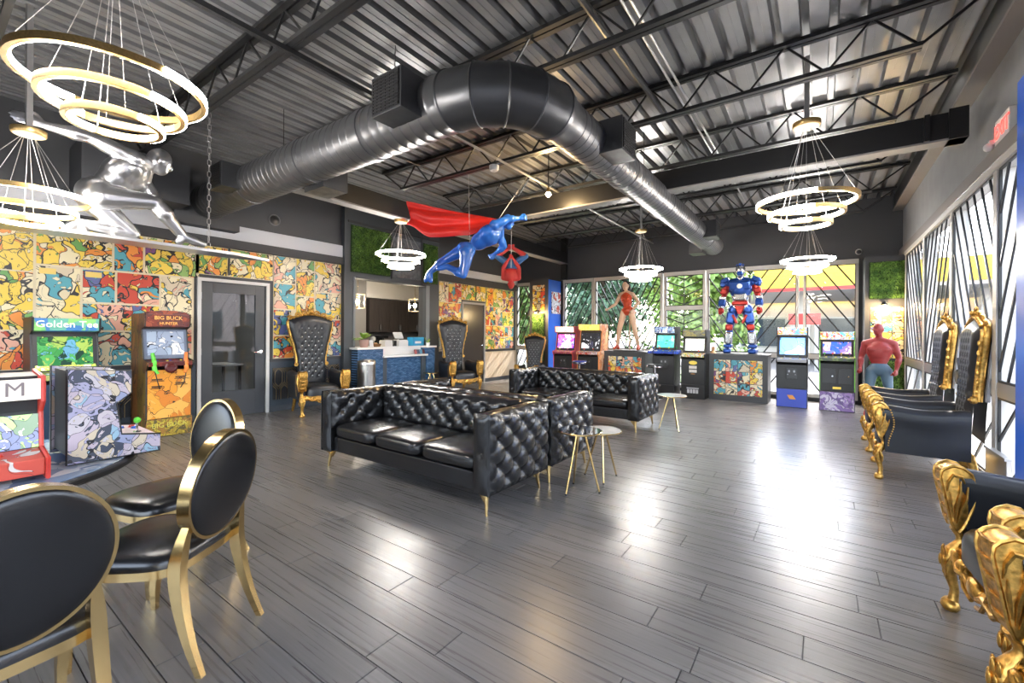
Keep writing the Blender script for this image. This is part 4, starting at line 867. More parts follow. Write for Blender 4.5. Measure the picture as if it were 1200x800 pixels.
# ================================================================ thrones
def make_throne(lab, kb=1.0, flare=1.0):
    t = thing('throne_chair', lab, 'chair', group='black leather thrones with carved gold frames')
    # seat: apron (gold) and cushion
    m = MB().box(-.33, .33, -.34, .28, .27, .33); m.build('seat_rail', gold, t, bevel=.01)
    ap = MB()
    for i in range(9):
        x = -.28+i*.07; z = .285-.03*math.cos(x/.28*PI/2); ap.ell((x, -.355, z), .042, .022, .03, 8, 6, Euler((0, .6*(-1)**i, 0)))
    ap.ell((0, -.365, .26), .07, .025, .045, 10, 8)
    for s in (-1, 1):
        ap.tube([(s*.28, -.36, .30), (s*.2, -.37, .25), (s*.1, -.37, .27), (s*.04, -.37, .24)], .014, 7); ap.tube([(s*.15, -.37, .30), (s*.1, -.375, .22), (s*.03, -.37, .2)], .010, 6)
    ap.build('carved_apron', gold, t, smooth=50)
    def cf(u, v):
        a = 2*PI*u; c, s = math.cos(a), math.sin(a); x = math.copysign(abs(c)**.4, c)*.285; y = math.copysign(abs(s)**.4, s)*.32
        q = [1, 1.0, .98, .93, .82, .6, .3, 0][int(round(v*7))]; z = [.32, .40, .43, .455, .475, .488, .493, .495][int(round(v*7))]
        return (x*q, -.05+y*q, z)
    MB().grid(cf, 40, 7, cu=True).build('seat_cushion', leather2, t, smooth=60)
    # arms
    for s in (-1, 1):
        def af(u, v, s=s):
            # closed cross-section swept from front to back
            y = -.345+v*.595; sec = [(-.055, .27), (-.055, .50), (-.065, .60), (-.06, .66), (-.03, .695), (.0, .70), (.03, .695), (.062, .66), (.065, .60), (.05, .50), (.045, .27)]
            f = u*(len(sec)-1); i = min(int(f), len(sec)-2); k = f-i; a = sec[i]; b = sec[i+1]
            xx = a[0]+(b[0]-a[0])*k; zz = a[1]+(b[1]-a[1])*k
            if zz > .5: zz += .03*math.sin(min(v, .999)*PI)*0 + .012*math.cos(v*PI*2)
            wst = (0 if v > .12 else (.12-v)*.25*(1 if zz < .5 else 0))
            return (s*(.345+xx), y+wst, zz)
        m = MB().grid(af, 30, 16)
        n0 = len(m.v)
        m.f.append(tuple(range(31))); m.f.append(tuple(range(16*31, 17*31))[::-1])
        arm = m.build('arm', leather2, t, smooth=60)
        nl = MB()
        for k in range(16):
            a = k/15; z = .34+.33*a; nl.ell((s*.418, -.275-.02*math.cos(a*5), z), .0075, nu=6, nv=4)
        tag(nl.build('nail_heads', gold, arm, smooth=60), kind='stuff')
        # carved front post: volute, S-scroll, knee, foot
        x = s*.345; p = MB()
        out_ = [(-.43, .712), (-.39, .728), (-.345, .722), (-.305, .695), (-.285, .65), (-.283, .595), (-.295, .54), (-.318, .48), (-.342, .43), (-.362, .405), (-.385, .415), (-.402, .45), (-.415, .50), (-.428, .555), (-.443, .61), (-.455, .665), (-.45, .695)]
        cy, cz_ = -.365, .585
        def side(v, sd_):   # domed side face of the scroll panel
            return [(x+sd_*(.058+.016*(1-k)), cy+(q[0]-cy)*k, cz_+(q[1]-cz_)*k) for k in v for q in out_]
        n_ = len(out_); lv_ = (1, .93, .75, .5, .25, .06)
        for sd_ in (-1, 1):
            o_ = len(p.v); p.v += side(lv_, sd_)
            for r_ in range(len(lv_)-1):
                for i in range(n_): j = (i+1) % n_; p.f.append((o_+r_*n_+i, o_+r_*n_+j, o_+(r_+1)*n_+j, o_+(r_+1)*n_+i))
            p.f.append(tuple(o_+(len(lv_)-1)*n_+i for i in range(n_)))
            p.tube([(x+sd_*.058, q[0], q[1]) for q in out_], .0085, 6, closed=True)
            # leaf relief and a small curl on the panel
            p.tube([(x+sd_*.066, -.375, .45), (x+sd_*.076, -.36, .52), (x+sd_*.078, -.335, .575), (x+sd_*.070, -.325, .635)], [.004, .011, .010, .004], 6)
            p.tube([(x+sd_*.066, -.385, .46), (x+sd_*.077, -.385, .53), (x+sd_*.079, -.365, .60), (x+sd_*.072, -.36, .66)], [.004, .010, .010, .004], 6)
            p.tube([(x+sd_*.066, -.395, .48), (x+sd_*.074, -.412, .55), (x+sd_*.074, -.415, .60)], [.004, .009, .004], 6)
            p.tube([(x+sd_*.064, -.425, .60), (x+sd_*.072, -.42, .65), (x+sd_*.074, -.395, .685), (x+sd_*.072, -.355, .68), (x+sd_*.070, -.34, .65)], [.004, .009, .010, .009, .005], 6)
        p.prism(out_, x-.058, x+.058, 'yz')
        for zz, yy in ((.70, -.455), (.64, -.455), (.58, -.44), (.52, -.425), (.46, -.41)): p.tube([(x-.05, yy+.006, zz), (x, yy-.002, zz-.004), (x+.05, yy+.006, zz)], [.006, .010, .006], 6)
        p.tube([(x, -.362, .42), (x, -.340, .38), (x, -.335, .345), (x, -.355, .31), (x, -.385, .275), (x, -.398, .23), (x, -.385, .17), (x, -.365, .10), (x, -.37, .05), (x, -.385, .02)],
               [.034, .026, .026, .034, .043, .042, .032, .024, .027, .035], 12)
        p.lathe([(0, 0), (.04, 0), (.05, .015), (.045, .035), (.03, .05)], (x, -.385, 0), 14)
        for z, yy, r in ((.285, -.425, .02), (.24, -.437, .02), (.19, -.42, .015)):
            for dx in (-.022, 0, .022): p.ell((x+dx, yy+abs(dx)*.5, z), r*.7, r*.5, r*1.4, 8, 6)
        for sd_ in (-1, 1):   # leaf strands on the knee
            p.tube([(x+sd_*.022, -.345, .34), (x+sd_*.042, -.385, .285), (x+sd_*.032, -.42, .22), (x+sd_*.01, -.41, .15)], [.005, .010, .009, .004], 6)
            p.tube([(x+sd_*.04, -.375, .27), (x+sd_*.048, -.35, .22), (x+sd_*.034, -.35, .17)], [.010, .012, .005], 6)
        p.v = [(x+(a_-x)*.92, -.285+(b_+.285)*.74, c_) for a_, b_, c_ in p.v]
        p.build('carved_post', gold, t, smooth=50)
        MB().tube([(s*.27, .26, .3), (s*.28, .29, .16), (s*.29, .34, 0)], [.035, .028, .02], 8).build('rear_leg', gold, t, smooth=50)
    # back
    def hw(z):
        pts = [(.42, .25), (.70, .235), (.90, .24), (1.10, .275), (1.30, .33), (1.45, .365), (1.54, .372), (1.60, .36)]
        for (a, b), (c, d) in zip(pts, pts[1:]):
            if z <= c: k = max(0, (z-a)/(c-a)); k = k*k*(3-2*k)*.5+k*.5; return b+(d-b)*k
        return pts[-1][1]
    def ztop(u): return 1.60+.05*math.cos(u*PI/2)**2-.02*abs(u)**3
    def yb(z): return .27+.06*(z-.42)/1.2
    A, B, cz = .11, .075, 1.05
    btn = []
    for j in range(-7, 8):
        for i in range(-3, 4):
            x_ = (i+(.5 if j % 2 else 0))*A; z_ = cz+j*B
            if .60 < z_ < 1.50 and abs(x_) < hw(z_)-.07 and abs(x_) < .2: btn.append((x_, z_))
    def bf(u, v, front=True):
        uu = u*2-1; z = .42+(ztop(uu)-.42)*v; x_ = uu*hw(z)
        e = min(1, min(1-abs(uu), .999, (1-v)*2.2, v*4)/.22); e = math.sin(max(0, e)*PI/2)
        if not front: return (x_, yb(z)+.085, z)
        p = x_/A+(z-cz)/(2*B); q = x_/A-(z-cz)/(2*B); f = (abs(math.sin(PI*p))*abs(math.sin(PI*q)))**.45 if (.56 < z < 1.54 and abs(x_) < .24) else .8
        r2 = min((x_-a)**2+(z-b)**2 for a, b in btn); d = 1-math.exp(-r2/.022**2)
        return (x_, yb(z)-.045*e-.022*e*(.5*f+.5*d-.6), z)
    m = MB().grid(lambda u, v: bf(u, v), 36, 64); m.grid(lambda u, v: bf(u, v, False), 20, 30)
    bk = m.build('backrest', leather2, t, smooth=70)
    for x_, z_ in btn: o = link_copy(crystal_me, 'crystal_button', bk, (x_, yb(z_)-.040, z_)); o.rotation_euler = (PI/2, 0, 0)
    # rear upholstery and gold frame
    rim = [(-hw(z), yb(z)+.03, z) for z in [.80+k*.06 for k in range(13)]]
    topc = [(uu*.365, yb(1.6)+.03, ztop(uu)+.01) for uu in [-1+k*.125 for k in range(17)]]
    path = rim+topc[1:-1]+[(-a, b, c) for a, b, c in rim[::-1]]
    fr = MB().tube(path, .027, 8)
    fr.tube([(a*1.0, b-.03, c) for a, b, c in path], .012, 6)
    bfm = fr.build('back_frame', gold, t, smooth=50)
    MB().tube([(a*.98, b+.055, c) for a, b, c in path], .02, 6).build('rear_frame_edge', mat('silver_grey_velvet', (.32, .32, .33), .6), t, smooth=50)
    cr_ = MB()
    parts = [bk, bfm]
    for s in (-1, 1):
        for (cx, cz_, r0, tw) in ((.10, 1.685, .05, 1), (.22, 1.655, .045, -1), (.335, 1.60, .045, 1)):
            sp_ = [(s*(cx+tw*(r0-r0*.8*k/13)*math.cos(k*.8)), yb(1.6)+.02, cz_+(r0-r0*.8*k/13)*math.sin(k*.8)) for k in range(14)]; cr_.tube(sp_, [.014-.0006*k for k in range(14)], 6)
        for k in range(6): cr_.ell((s*(.05+k*.058), yb(1.6)-.005, 1.675-.011*k-.004*k*k*.4), .028, .018, .02, 8, 6, Euler((0, s*(.5+.3*(-1)**k), 0)))
        MB().lathe([(0, -.02), (.03, -.02), (.036, 0), (.03, .02), (0, .02)], (s*.255, yb(.8)-.005, .80), 12, (0, 1, 0)).ell((s*.255, yb(.8)-.03, .80), .014).build('rosette', gold, bfm, smooth=50)
        lv = MB()
        for k in range(6): lv.ell((s*(hw(.9+k*.1)+.012), yb(1.)+.01, .9+k*.1), .014, .016, .034, 6, 5)
        parts.append(tag(lv.build('carved_leaves', gold, bfm, smooth=50), kind='stuff'))
    cr_.ell((0, yb(1.6)+.01, 1.715), .055, .028, .05, 12, 8); cr_.ell((0, yb(1.6)-.015, 1.72), .03, .02, .03)
    for a in (-.6, 0, .6): cr_.ell((math.sin(a)*.06, yb(1.6)+.01, 1.725+math.cos(a)*.04), .014, .012, .032, 6, 5, Euler((0, a, 0)))
    parts.append(cr_.build('carved_crest', gold, bfm, smooth=50))
    if kb != 1:
        for o in C.objects:
            if o.parent in (bk,): o.location.z = .7+(o.location.z-.7)*kb; o.location.x *= 1-flare*max(0, min(1, (o.location.z-.8)/.5))
            if o.parent == t and o.name.startswith('rear_frame'): parts.append(o)
        for o in parts:
            for v in o.data.vertices:
                if v.co.z > .7: v.co.x *= 1-flare*max(0, min(1, (v.co.z-.8)/.5)); v.co.z = .7+(v.co.z-.7)*kb
    return t
th = make_throne('black leather throne with gold frame standing between the glazed door and reception')
th.location = (-7.0, 4.12, 0); th.rotation_euler = (0, 0, R(78))
for (x, y, r, l) in ((-6.82, 7.5, 70, 'black and gold throne in front of the plain dark door, past the reception counter'), (-6.02, 9.3, 10, 'black and gold throne under the warm lamp of the blue-sided column')):
    k = copy_tree(th, (x, y, 0), R(r), l)
    if x > -6.5: k.scale = (.78, .78, .78)
th2 = make_throne('black and gold throne by the side windows, next to the blue column panel', .86, .16)
th2.location = (.83, 5.76, 0); th2.rotation_euler = (0, 0, R(-92))
for (x, y, r, l) in ((.83, 6.95, -90, 'black and gold throne by the side windows, nearest the standing red figure'), (.92, 2.74, -86, 'black and gold throne by the blue column panel standing just in front of it'), (.90, 1.80, -82, 'black and gold throne farthest from the standing red figure, turned slightly')):
    copy_tree(th2, (x, y, 0), R(r), l)
# ================================================================ arcade machines
def screen_mat(name, pal, scale=8, e=1.2): return art_mat(name, pal, scale, .012, .15, e, .5)
Bk = (.012, .012, .014)
red_p = mat('red_enamel', (.62, .05, .035), .35); ball_me = {}
def joystick(parent, x, y, z, col, s=1.0):
    st_ = MB().cyl((x, y, z), (x, y, z+.055*s), .006*s, n=8).lathe([(0, 0), (.02*s, 0), (.016*s, .006), (.006, .008)], (x, y, z), 12).build('joystick', chrome, parent, smooth=40)
    MB().ell((x, y, z+.065*s), .017*s, nu=14, nv=10).build('ball_top', mat('ball_%02x%02x%02x' % tuple(int(c*255) for c in col), col, .25), st_, smooth=60)
def pbutton(parent, x, y, z, col, r=.013):
    MB().lathe([(0, 0), (r+.004, 0), (r+.004, .004), (r, .006), (r, .011), (0, .012)], (x, y, z), 12).build('push_button', mat('btn_%02x%02x%02x' % tuple(int(c*255) for c in col), col, .3), parent, smooth=40)
def arcade(lab, loc, rz, w_=.48, d=.5, h=1.5, hr=.3, zc=.92, side=Bk, marq=None, scr=None, deck=None, front=None, riser=None, trim=None, deckw=None, mh=.12, sticks=((.1, (.6, .05, .03)),), bc=((.7, .6, .05), (.05, .1, .6)), coin=1, marq_top=0, name='arcade_machine', group='arcade machines', bezel=Bk, tee=True):
    t = thing(name, lab, 'arcade machine', loc, rz, group)
    f = -d/2; sm_ = side if not isinstance(side, tuple) else mat('cab_%02x%02x%02x' % tuple(int(c*255) for c in side), side, .4); tm = trim or black_plastic
    pr = [(f, hr), (f, zc-.1), (f-.05, zc-.03), (f-.05, zc+.01), (f+.12, zc+.04), (f+.19, h-mh-.05), (f+.07, h-mh-.01), (f+.055, h), (d/2, h), (d/2, hr)]
    for s in (-1, 1):
        sd_ = MB().prism(pr, s*w_/2-.009, s*w_/2+.009, 'yz').build('side_panel', sm_, t)
        if tee: MB().tube([(s*w_/2, a, b) for a, b in pr[:9]], .0085, 6).build('edge_trim', tm, sd_)
    a = w_/2-.009
    MB().prism([(f+.02, hr), (f+.02, zc-.1), (f+.13, zc), (f+.21, h-mh-.06), (f+.21, h-.01), (d/2-.02, h-.01), (d/2-.02, hr)], -a, a, 'yz').build('body', black_plastic, t)
    MB().box(-a, a, f+.0, f+.025, hr, zc-.1).build('front_panel', front or black_plastic, t)
    if hr > .05:
        r_ = MB().box(-w_/2-.006, w_/2+.006, f-.004, d/2, 0, hr-.004).build('riser', sm_, t, bevel=.003)
        MB().box(-w_/2+.004, w_/2-.004, f-.012, f-.004, .012, hr-.014).build('riser_art', riser or black_plastic, r_)
    # control deck
    dw = (deckw or w_)/2-.009; dk = MB().prism([(f-.045, zc-.05), (f-.05, zc+.002), (f+.13, zc+.034), (f+.13, zc-.02)], -dw, dw, 'yz').build('control_deck', deck or black_plastic, t, bevel=.003)
    for x, col in sticks: joystick(dk, x, f+.05, zc+.018, col)
    for i, x in enumerate([-.16, -.12, -.02, .02, .13, .17]):
        if abs(x) < dw-.02: pbutton(dk, x, f+.03+.02*(i % 2), zc+.014, bc[i % len(bc)])
    # screen
    ang = math.atan2(.07, h-mh-.05-zc-.04); sh = math.hypot(.07, h-mh-.05-zc-.04)
    bz = MB().cbox((0, 0, 0), (2*a, .01, sh)).build('screen_bezel', mat('bez_%02x%02x%02x' % tuple(int(c*255) for c in bezel), bezel, .35), t, loc=(0, f+.158, (zc+.04+h-mh-.05)/2)); bz.rotation_euler = (-ang, 0, 0)
    MB().cbox((0, -.008, .01), (2*a*.86, .006, sh*.80)).build('screen', scr or black_plastic, bz)
    MB().prism([(f+.075, h-mh-.008), (f+.06, h-.004), (f+.075, h-.002), (f+.2, h-.002), (f+.2, h-mh-.02)], -a, a, 'yz').build('marquee', marq or black_plastic, t)
    if coin:
        cd = MB().box(-.085, .085, f-.008, f+.002, zc-.36, zc-.16).build('coin_door', mat('coin_door_black', (.025, .025, .027), .35), t, bevel=.004)
        for s in (-1, 1): MB().box(s*.04-.014, s*.04+.014, f-.014, f-.006, zc-.24, zc-.2).build('coin_slot', mat('coin_red', (.25, .25, .26), .3, .8), cd); MB().cyl((s*.06, f-.008, zc-.28), (s*.06, f-.014, zc-.28), .007, n=10).build('lock', chrome, cd)
    return t
P_blue, P_cyan, P_mag, P_wh = (.03, .08, .5), (.1, .45, .6), (.6, .06, .35), (.75, .75, .75)
YA = 9.92
purple_scr = screen_mat('purple_game_screen', [(.25, .03, .45), P_mag, (.1, .05, .5), (.6, .1, .4), P_wh], 9, 1.6)
dark_scr = screen_mat('dark_game_screen', [Bk, Bk, (.03, .03, .05), (.4, .4, .42), Bk], 6, .8)
green_scr = screen_mat('green_field_screen', [(.05, .35, .22), (.08, .42, .28), (.04, .3, .2), (.3, .5, .4), (.05, .33, .24)], 9, 1.3)
grey_scr = screen_mat('pale_game_screen', [(.45, .55, .55), (.6, .7, .6), (.5, .6, .62), (.4, .5, .5)], 5, .9)
blue_scr = screen_mat('bright_blue_screen', [(.1, .35, .8), (.15, .42, .85), (.1, .35, .8), (.02, .05, .15)], 4, 1.8)
multi_scr = screen_mat('mixed_game_screen', [(.1, .12, .4), (.4, .3, .3), (.15, .1, .25), P_blue, (.5, .35, .3)], 7, .9)
m_pink = art_mat('pink_marquee', [(.8, .45, .4), P_wh, (.75, .25, .3), (.8, .6, .3)], 14, .02, emit=.8); m_org = art_mat('orange_marquee', [(.8, .4, .05), (.85, .55, .12), (.8, .45, .08)], 10, .02, emit=.9)
m_blu = art_mat('blue_marquee', [(.05, .08, .2), (.2, .3, .5), P_wh, (.04, .06, .15)], 12, .02, emit=.5); m_grey = art_mat('olive_marquee', [(.2, .2, .14), (.3, .26, .1), (.16, .16, .14)], 10, .02, emit=.2)
m_com = art_mat('bright_marquee', [Y_, (.1, .3, .7), Rd, P_wh, T_, O_], 16, .02, emit=.7)
arcade('pink and purple arcade machine standing beside the blue-sided column', (-5.28, YA, 0), 0, .54, .54, 1.53, 0, .9, side=(.3, .05, .08), marq=m_pink, scr=purple_scr, deck=art_mat('maroon_deck', [(.3, .05, .08), (.5, .2, .1), (.25, .03, .1)], 14, .01), front=black_plastic, trim=red_p, sticks=((-.12, (.6, .5, .05)), (.1, (.6, .05, .3))))
arcade('orange-topped arcade machine beside the female figure pedestal', (-4.6, YA, 0), 0, .56, .54, 1.58, 0, .9, side=art_mat('orange_cabinet_art', [(.7, .28, .12), (.75, .4, .2), (.6, .2, .1), (.75, .5, .35)], 4, .01), marq=m_org, scr=dark_scr, deck=art_mat('red_white_deck', [Rd, P_wh, (.5, .3, .3)], 16, .01), trim=mat('orange_trim', (.7, .25, .05), .4), sticks=((-.12, (.6, .05, .03)), (.12, (.6, .05, .03))))
arcade('sports arcade machine with green screen and wide blue control deck', (-2.80, YA, 0), 0, .44, .5, 1.52, .26, .98, marq=m_blu, scr=green_scr, deck=art_mat('blue_deck', [P_blue, (.05, .12, .6), (.02, .05, .3)], 10, .01), deckw=.68, sticks=((-.25, (.05, .1, .5)), (-.1, (.6, .05, .03)), (.1, (.5, .5, .05)), (.26, (.05, .4, .1))))
m4 = arcade('black arcade machine with pale screen and yellow oval on its riser', (-2.19, YA, 0), 0, .46, .5, 1.45, .3, .93, marq=m_grey, scr=grey_scr, deck=art_mat('yellow_deck', [Y_, (.7, .3, .1), (.2, .4, .1), P_wh], 16, .01), coin=0)
gl = mat('grey_lettering', (.45, .45, .46), .5); wl_ = mat('white_lettering', (.75, .72, .68), .5); yl_ = mat('yellow_print', (.75, .55, .08), .5)
MB().lathe([(0, 0), (.055, 0), (.055, .004), (0, .004)], (0, -.25, .76), 24, (0, -1, 0)).xf(Matrix.Translation((0, 0, .76)) @ Matrix.Diagonal((1.5, 1, .75, 1)) @ Matrix.Translation((0, 0, -.76))).build('oval_badge', yl_, m4)
for z in (.665, .585):
    for i in range(5): MB().box(-.075+i*.031, -.075+i*.031+.024, -.256, -.249, z-.03, z+.03).build('white_print_block', wl_, m4)
MB().box(-.04, .04, -.256, -.249, .52, .53).build('print_line', mat('orange_print', (.6, .25, .05), .5), m4)
for i in range(4): MB().box(-.11+i*.058, -.11+i*.058+.045, -.266, -.261, .12, .2).build('grey_print_block', gl, m4)
MB().box(-.12, .12, -.266, -.261, .215, .235).build('grey_print_line', gl, m4)
m5 = arcade('black arcade machine with bright blue screen between robot pedestal and window', (-.44, YA, 0), 0, .48, .5, 1.5, .36, .90, marq=m_com, scr=blue_scr, deck=mat('grey_deck', (.3, .3, .31), .4), riser=mat('deep_blue_riser', (.03, .06, .38), .35), sticks=((-.12, (.05, .05, .06)), (.1, (.05, .05, .06))))
MB().prism([(-.07, .235), (.02, .235), (.07, .16), (-.03, .16)], -.268, -.262, 'xz').build('orange_print', mat('orange_print', (.6, .25, .05), .5), m5)
m6 = arcade('green-edged arcade machine with purple swirled riser beside the red figure', (.24, YA, 0), 0, .5, .5, 1.42, .36, .95, marq=m_com, scr=multi_scr, deck=art_mat('dark_green_deck', [(.08, .12, .06), (.2, .25, .1), (.1, .1, .1)], 12, .01), trim=mat('lime_trim', (.2, .5, .08), .4), riser=art_mat('purple_swirl_riser', [(.2, .12, .32), (.5, .45, .55), (.28, .18, .4), (.12, .08, .2)], 5, .01, warp=1.5), sticks=((-.18, (.1, .4, .1)), (-.06, (.6, .1, .1)), (.06, (.5, .3, .05)), (.18, (.3, .1, .5))), coin=0)
for s in (-1, 1):
    cd = MB().box(s*.115-.095, s*.115+.095, -.262, -.25, .5, .76).build('door_panel', mat('coin_door_black', (.025, .025, .027), .35), m6, bevel=.004); MB().cyl((s*.115+.05, -.262, .63), (s*.115+.05, -.27, .63), .012, n=12).build('lock', chrome, cd)
MB().box(-.06, .06, -.262, -.256, .40, .44).build('yellow_print', yl_, m6)
# ---- machines on the mural wall
gs = screen_mat('golf_game_screen', [(.03, .16, .04), (.05, .22, .06), (.015, .1, .03), (.08, .2, .3), (.2, .28, .06), (.01, .03, .02)], 9, .5)
gt = arcade('golf arcade machine with green golf screens and cream marquee lettering', (-7.22, 1.10, 0), R(90), .54, .62, 1.50, .0, .86, marq=art_mat('green_blue_marquee', [(.1, .3, .1), (.03, .12, .3), (.08, .25, .2), (.15, .35, .1)], 5, .0, emit=.4), scr=gs, deck=art_mat('golf_deck', [(.1, .25, .05), (.4, .45, .08), (.05, .15, .05), (.5, .5, .15)], 9, .01), front=mat('navy_front', (.012, .03, .06), .3), mh=.13, sticks=(), bc=((.7, .7, .7), (.6, .5, .1)), coin=0, group='arcade machines')
cream = mat('cream_lettering', (.8, .72, .5), .5, emit=.5)
text('Golden Tee', .105, gt, cream, (0, -.253, 1.43), (PI/2, 0, 0))
for i in range(3):
    c_ = MB().box(-.08, .08, -.006, .006, -.04, .04).build('lit_card', screen_mat('score_card', [(.55, .6, .1), (.3, .4, .05), (.6, .6, .3), (.2, .3, .05)], 14, 1.0), gt, loc=(-.165+i*.165, -.2, .945)); c_.rotation_euler = (R(-50), 0, 0)
for i, tx in enumerate(('Golden', 'Golden', 'Golden', 'Golden')): text(tx, .085 if i < 3 else .07, gt, mat('gold_lettering', (.7, .55, .3), .5) if i < 3 else gl, (-.02, -.318, .66-i*.095), (PI/2, 0, 0))
bb = arcade('hunting arcade machine with orange front and green and orange toy guns', (-7.2, 2.03, 0), R(90), .48, .6, 1.58, .24, .96, side=art_mat('woodland_cabinet_art', [(.25, .09, .02), (.12, .05, .02), (.35, .16, .04), (.16, .1, .02)], 7, .02, stretch=(1, 1, .3)), marq=art_mat('brown_red_marquee', [(.16, .03, .02), (.25, .06, .03), (.1, .03, .03)], 8, .01, emit=.2),
            scr=screen_mat('hunting_screen', [(.22, .26, .34), (.24, .29, .37), (.45, .45, .46), (.2, .24, .32)], 6, .25), deck=art_mat('maroon_gun_deck', [(.12, .015, .012), (.2, .03, .02), (.08, .01, .01)], 8, .01), front=art_mat('orange_front_art', [(.7, .27, .02), (.75, .34, .04), (.62, .2, .02), (.78, .4, .08)], 5, .008), mh=.15, sticks=(), coin=0,
            riser=art_mat('camo_riser', [(.35, .25, .03), (.5, .38, .04), (.1, .08, .03), (.3, .15, .03)], 12, .02), bezel=(.12, .15, .22))
MB().prism([(-.23, 1.578), (.23, 1.578), (.2, 1.61), (.08, 1.628), (-.08, 1.628), (-.2, 1.61)], -.245, -.1, 'xz').build('arched_topper', MATS['brown_red_marquee'], bb)
ol = mat('orange_lettering', (.75, .4, .1), .5, emit=.3)
text('BIG BUCK', .068, bb, ol, (0, -.249, 1.53), (PI/2, 0, 0)); text('HUNTER', .05, bb, ol, (0, -.249, 1.46), (PI/2, 0, 0))
text('BIG BUCK', .085, bb, mat('yellow_green_lettering', (.6, .55, .1), .5), (0, -.315, .15), (PI/2, 0, 0))
for i, (x, z) in enumerate(((-.13, .72), (.12, .74), (-.13, .63), (.12, .66))):
    MB().box(x-.07, x+.07, -.309, -.298, z-.004, z+.004).box(x-.06, x+.05, -.309, -.298, z+.012, z+.03).build('dark_print', mat('dark_print', (.08, .03, .01), .5), bb)
for s, col in ((-1, (.12, .6, .05)), (1, (.75, .2, .03))):
    gm_ = mat('toy_gun_%d' % s, col, .35); g = MB(); x = s*.17
    g.tube([(x, -.34, .86), (x, -.31, 1.0), (x+s*.01, -.29, 1.08)], [.028, .024, .02], 8); g.tube([(x, -.345, .88), (x-s*.03, -.37, .82)], [.02, .016], 8); g.ell((x, -.33, .95), .03, .03, .05)
    go = g.build('toy_gun', gm_, bb, smooth=50); MB().tube([(x, -.34, .86), (x-s*.03, -.36, .7), (x-s*.06, -.32, .62)], .006, 6).build('cable', black_plastic, go)
MB().lathe([(0, 0), (.06, 0), (.07, .01), (.05, .02), (.04, .01), (0, .008)], (0, -.335, .89), 20, (0, -1, 0)).build('speaker_ring', mat('dark_red_ring', (.08, .01, .01), .3), bb, smooth=40)
# ---- round table with two tabletop arcades
tb = thing('round_table', 'round glossy table with black edge carrying two small arcades', 'table', (-3.02, .10, 0))
tt = MB().lathe([(0, .725), (.615, .725), (.63, .735), (.63, .752), (.62, .758), (0, .758)], (0, 0, 0), 64).build('table_top', black_plastic, tb, smooth=30)
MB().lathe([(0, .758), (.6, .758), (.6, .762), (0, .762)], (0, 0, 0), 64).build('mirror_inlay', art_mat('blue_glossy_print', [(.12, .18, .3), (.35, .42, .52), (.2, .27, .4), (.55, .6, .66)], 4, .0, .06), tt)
MB().lathe([(0, 0), (.28, 0), (.28, .015), (.06, .04), (.045, .1), (.045, .725), (0, .725)], (0, 0, 0), 28).build('pedestal', black_plastic, tb, smooth=40)
def tabletop(lab, loc, rz, w_, art, tr, deckm, ball, letters=None):
    t = thing('tabletop_arcade', lab, 'arcade machine', loc, rz, 'small tabletop arcades')
    pr = [(-.17, 0), (-.17, .075), (-.02, .1), (.0, .25), (-.055, .3), (-.055, .40), (.16, .42), (.16, 0)]
    for s in (-1, 1):
        sd_ = MB().prism(pr, s*w_/2-.007, s*w_/2+.007, 'yz').build('side_panel', art, t); MB().tube([(s*w_/2, a, b) for a, b in pr], .008, 6, closed=True).build('edge_trim', tr, sd_)
    a = w_/2-.008
    MB().prism([(.0, .02), (.02, .25), (.02, .4), (.15, .41), (.15, .02)], -a, a, 'yz').build('body', black_plastic, t)
    dk = MB().prism([(-.165, .012), (-.165, .078), (-.02, .1), (-.0, .02)], -a, a, 'yz').build('control_deck', deckm, t, bevel=.004)
    joystick(dk, -.1, -.1, .088, ball, .9)
    for i in range(4): pbutton(dk, .03+.045*(i % 2)+.02*(i//2), -.12+.05*(i//2), .085+.006*(i//2), ((.05, .15, .6), (.65, .06, .04))[i % 2], .012)
    b = MB().cbox((0, -.004, .17), (2*a, .006, .14), Euler((R(-8), 0, 0))).build('screen', screen_mat('tabletop_screen', [(.1, .15, .1), (.2, .35, .12), (.5, .5, .5), (.1, .12, .2)], 10, 1.0), t)
    mq = MB().cbox((0, -.05, .35), (2*a, .01, .085)).build('marquee', art_mat('cream_marquee', [(.7, .6, .5), (.72, .64, .55)], 6, 0, emit=.3), t)
    if letters: text(letters, .08, t, mat('bold_red_white', (.6, .55, .5), .5) if False else mat('grey_brown_letter', (.25, .2, .2), .5), (a*.66, -.057, .35), (PI/2, 0, 0))
    return t
tabletop('small tabletop arcade with pale purple printed side panel on the round table', (-2.90, .59, .7715), R(180), .36, art_mat('pale_purple_print', [(.55, .48, .5), (.38, .36, .5), (.6, .5, .36), (.5, .42, .48), (.3, .32, .46), (.06, .07, .1), (.3, .45, .55), (.55, .5, .52)], 8, .018, .3, warp=.9), black_plastic, mat('pale_pink_deck', (.6, .48, .52), .4, var=.2, bscale=8), (.12, .6, .05))
tabletop('small tabletop arcade with red trim and cream marquee on the round table', (-2.73, .13, .7715), R(90), .44, red_p, red_p, art_mat('red_cream_deck', [(.6, .08, .05), (.68, .6, .55), (.65, .58, .55)], 5, .004), (.7, .04, .03), 'M')
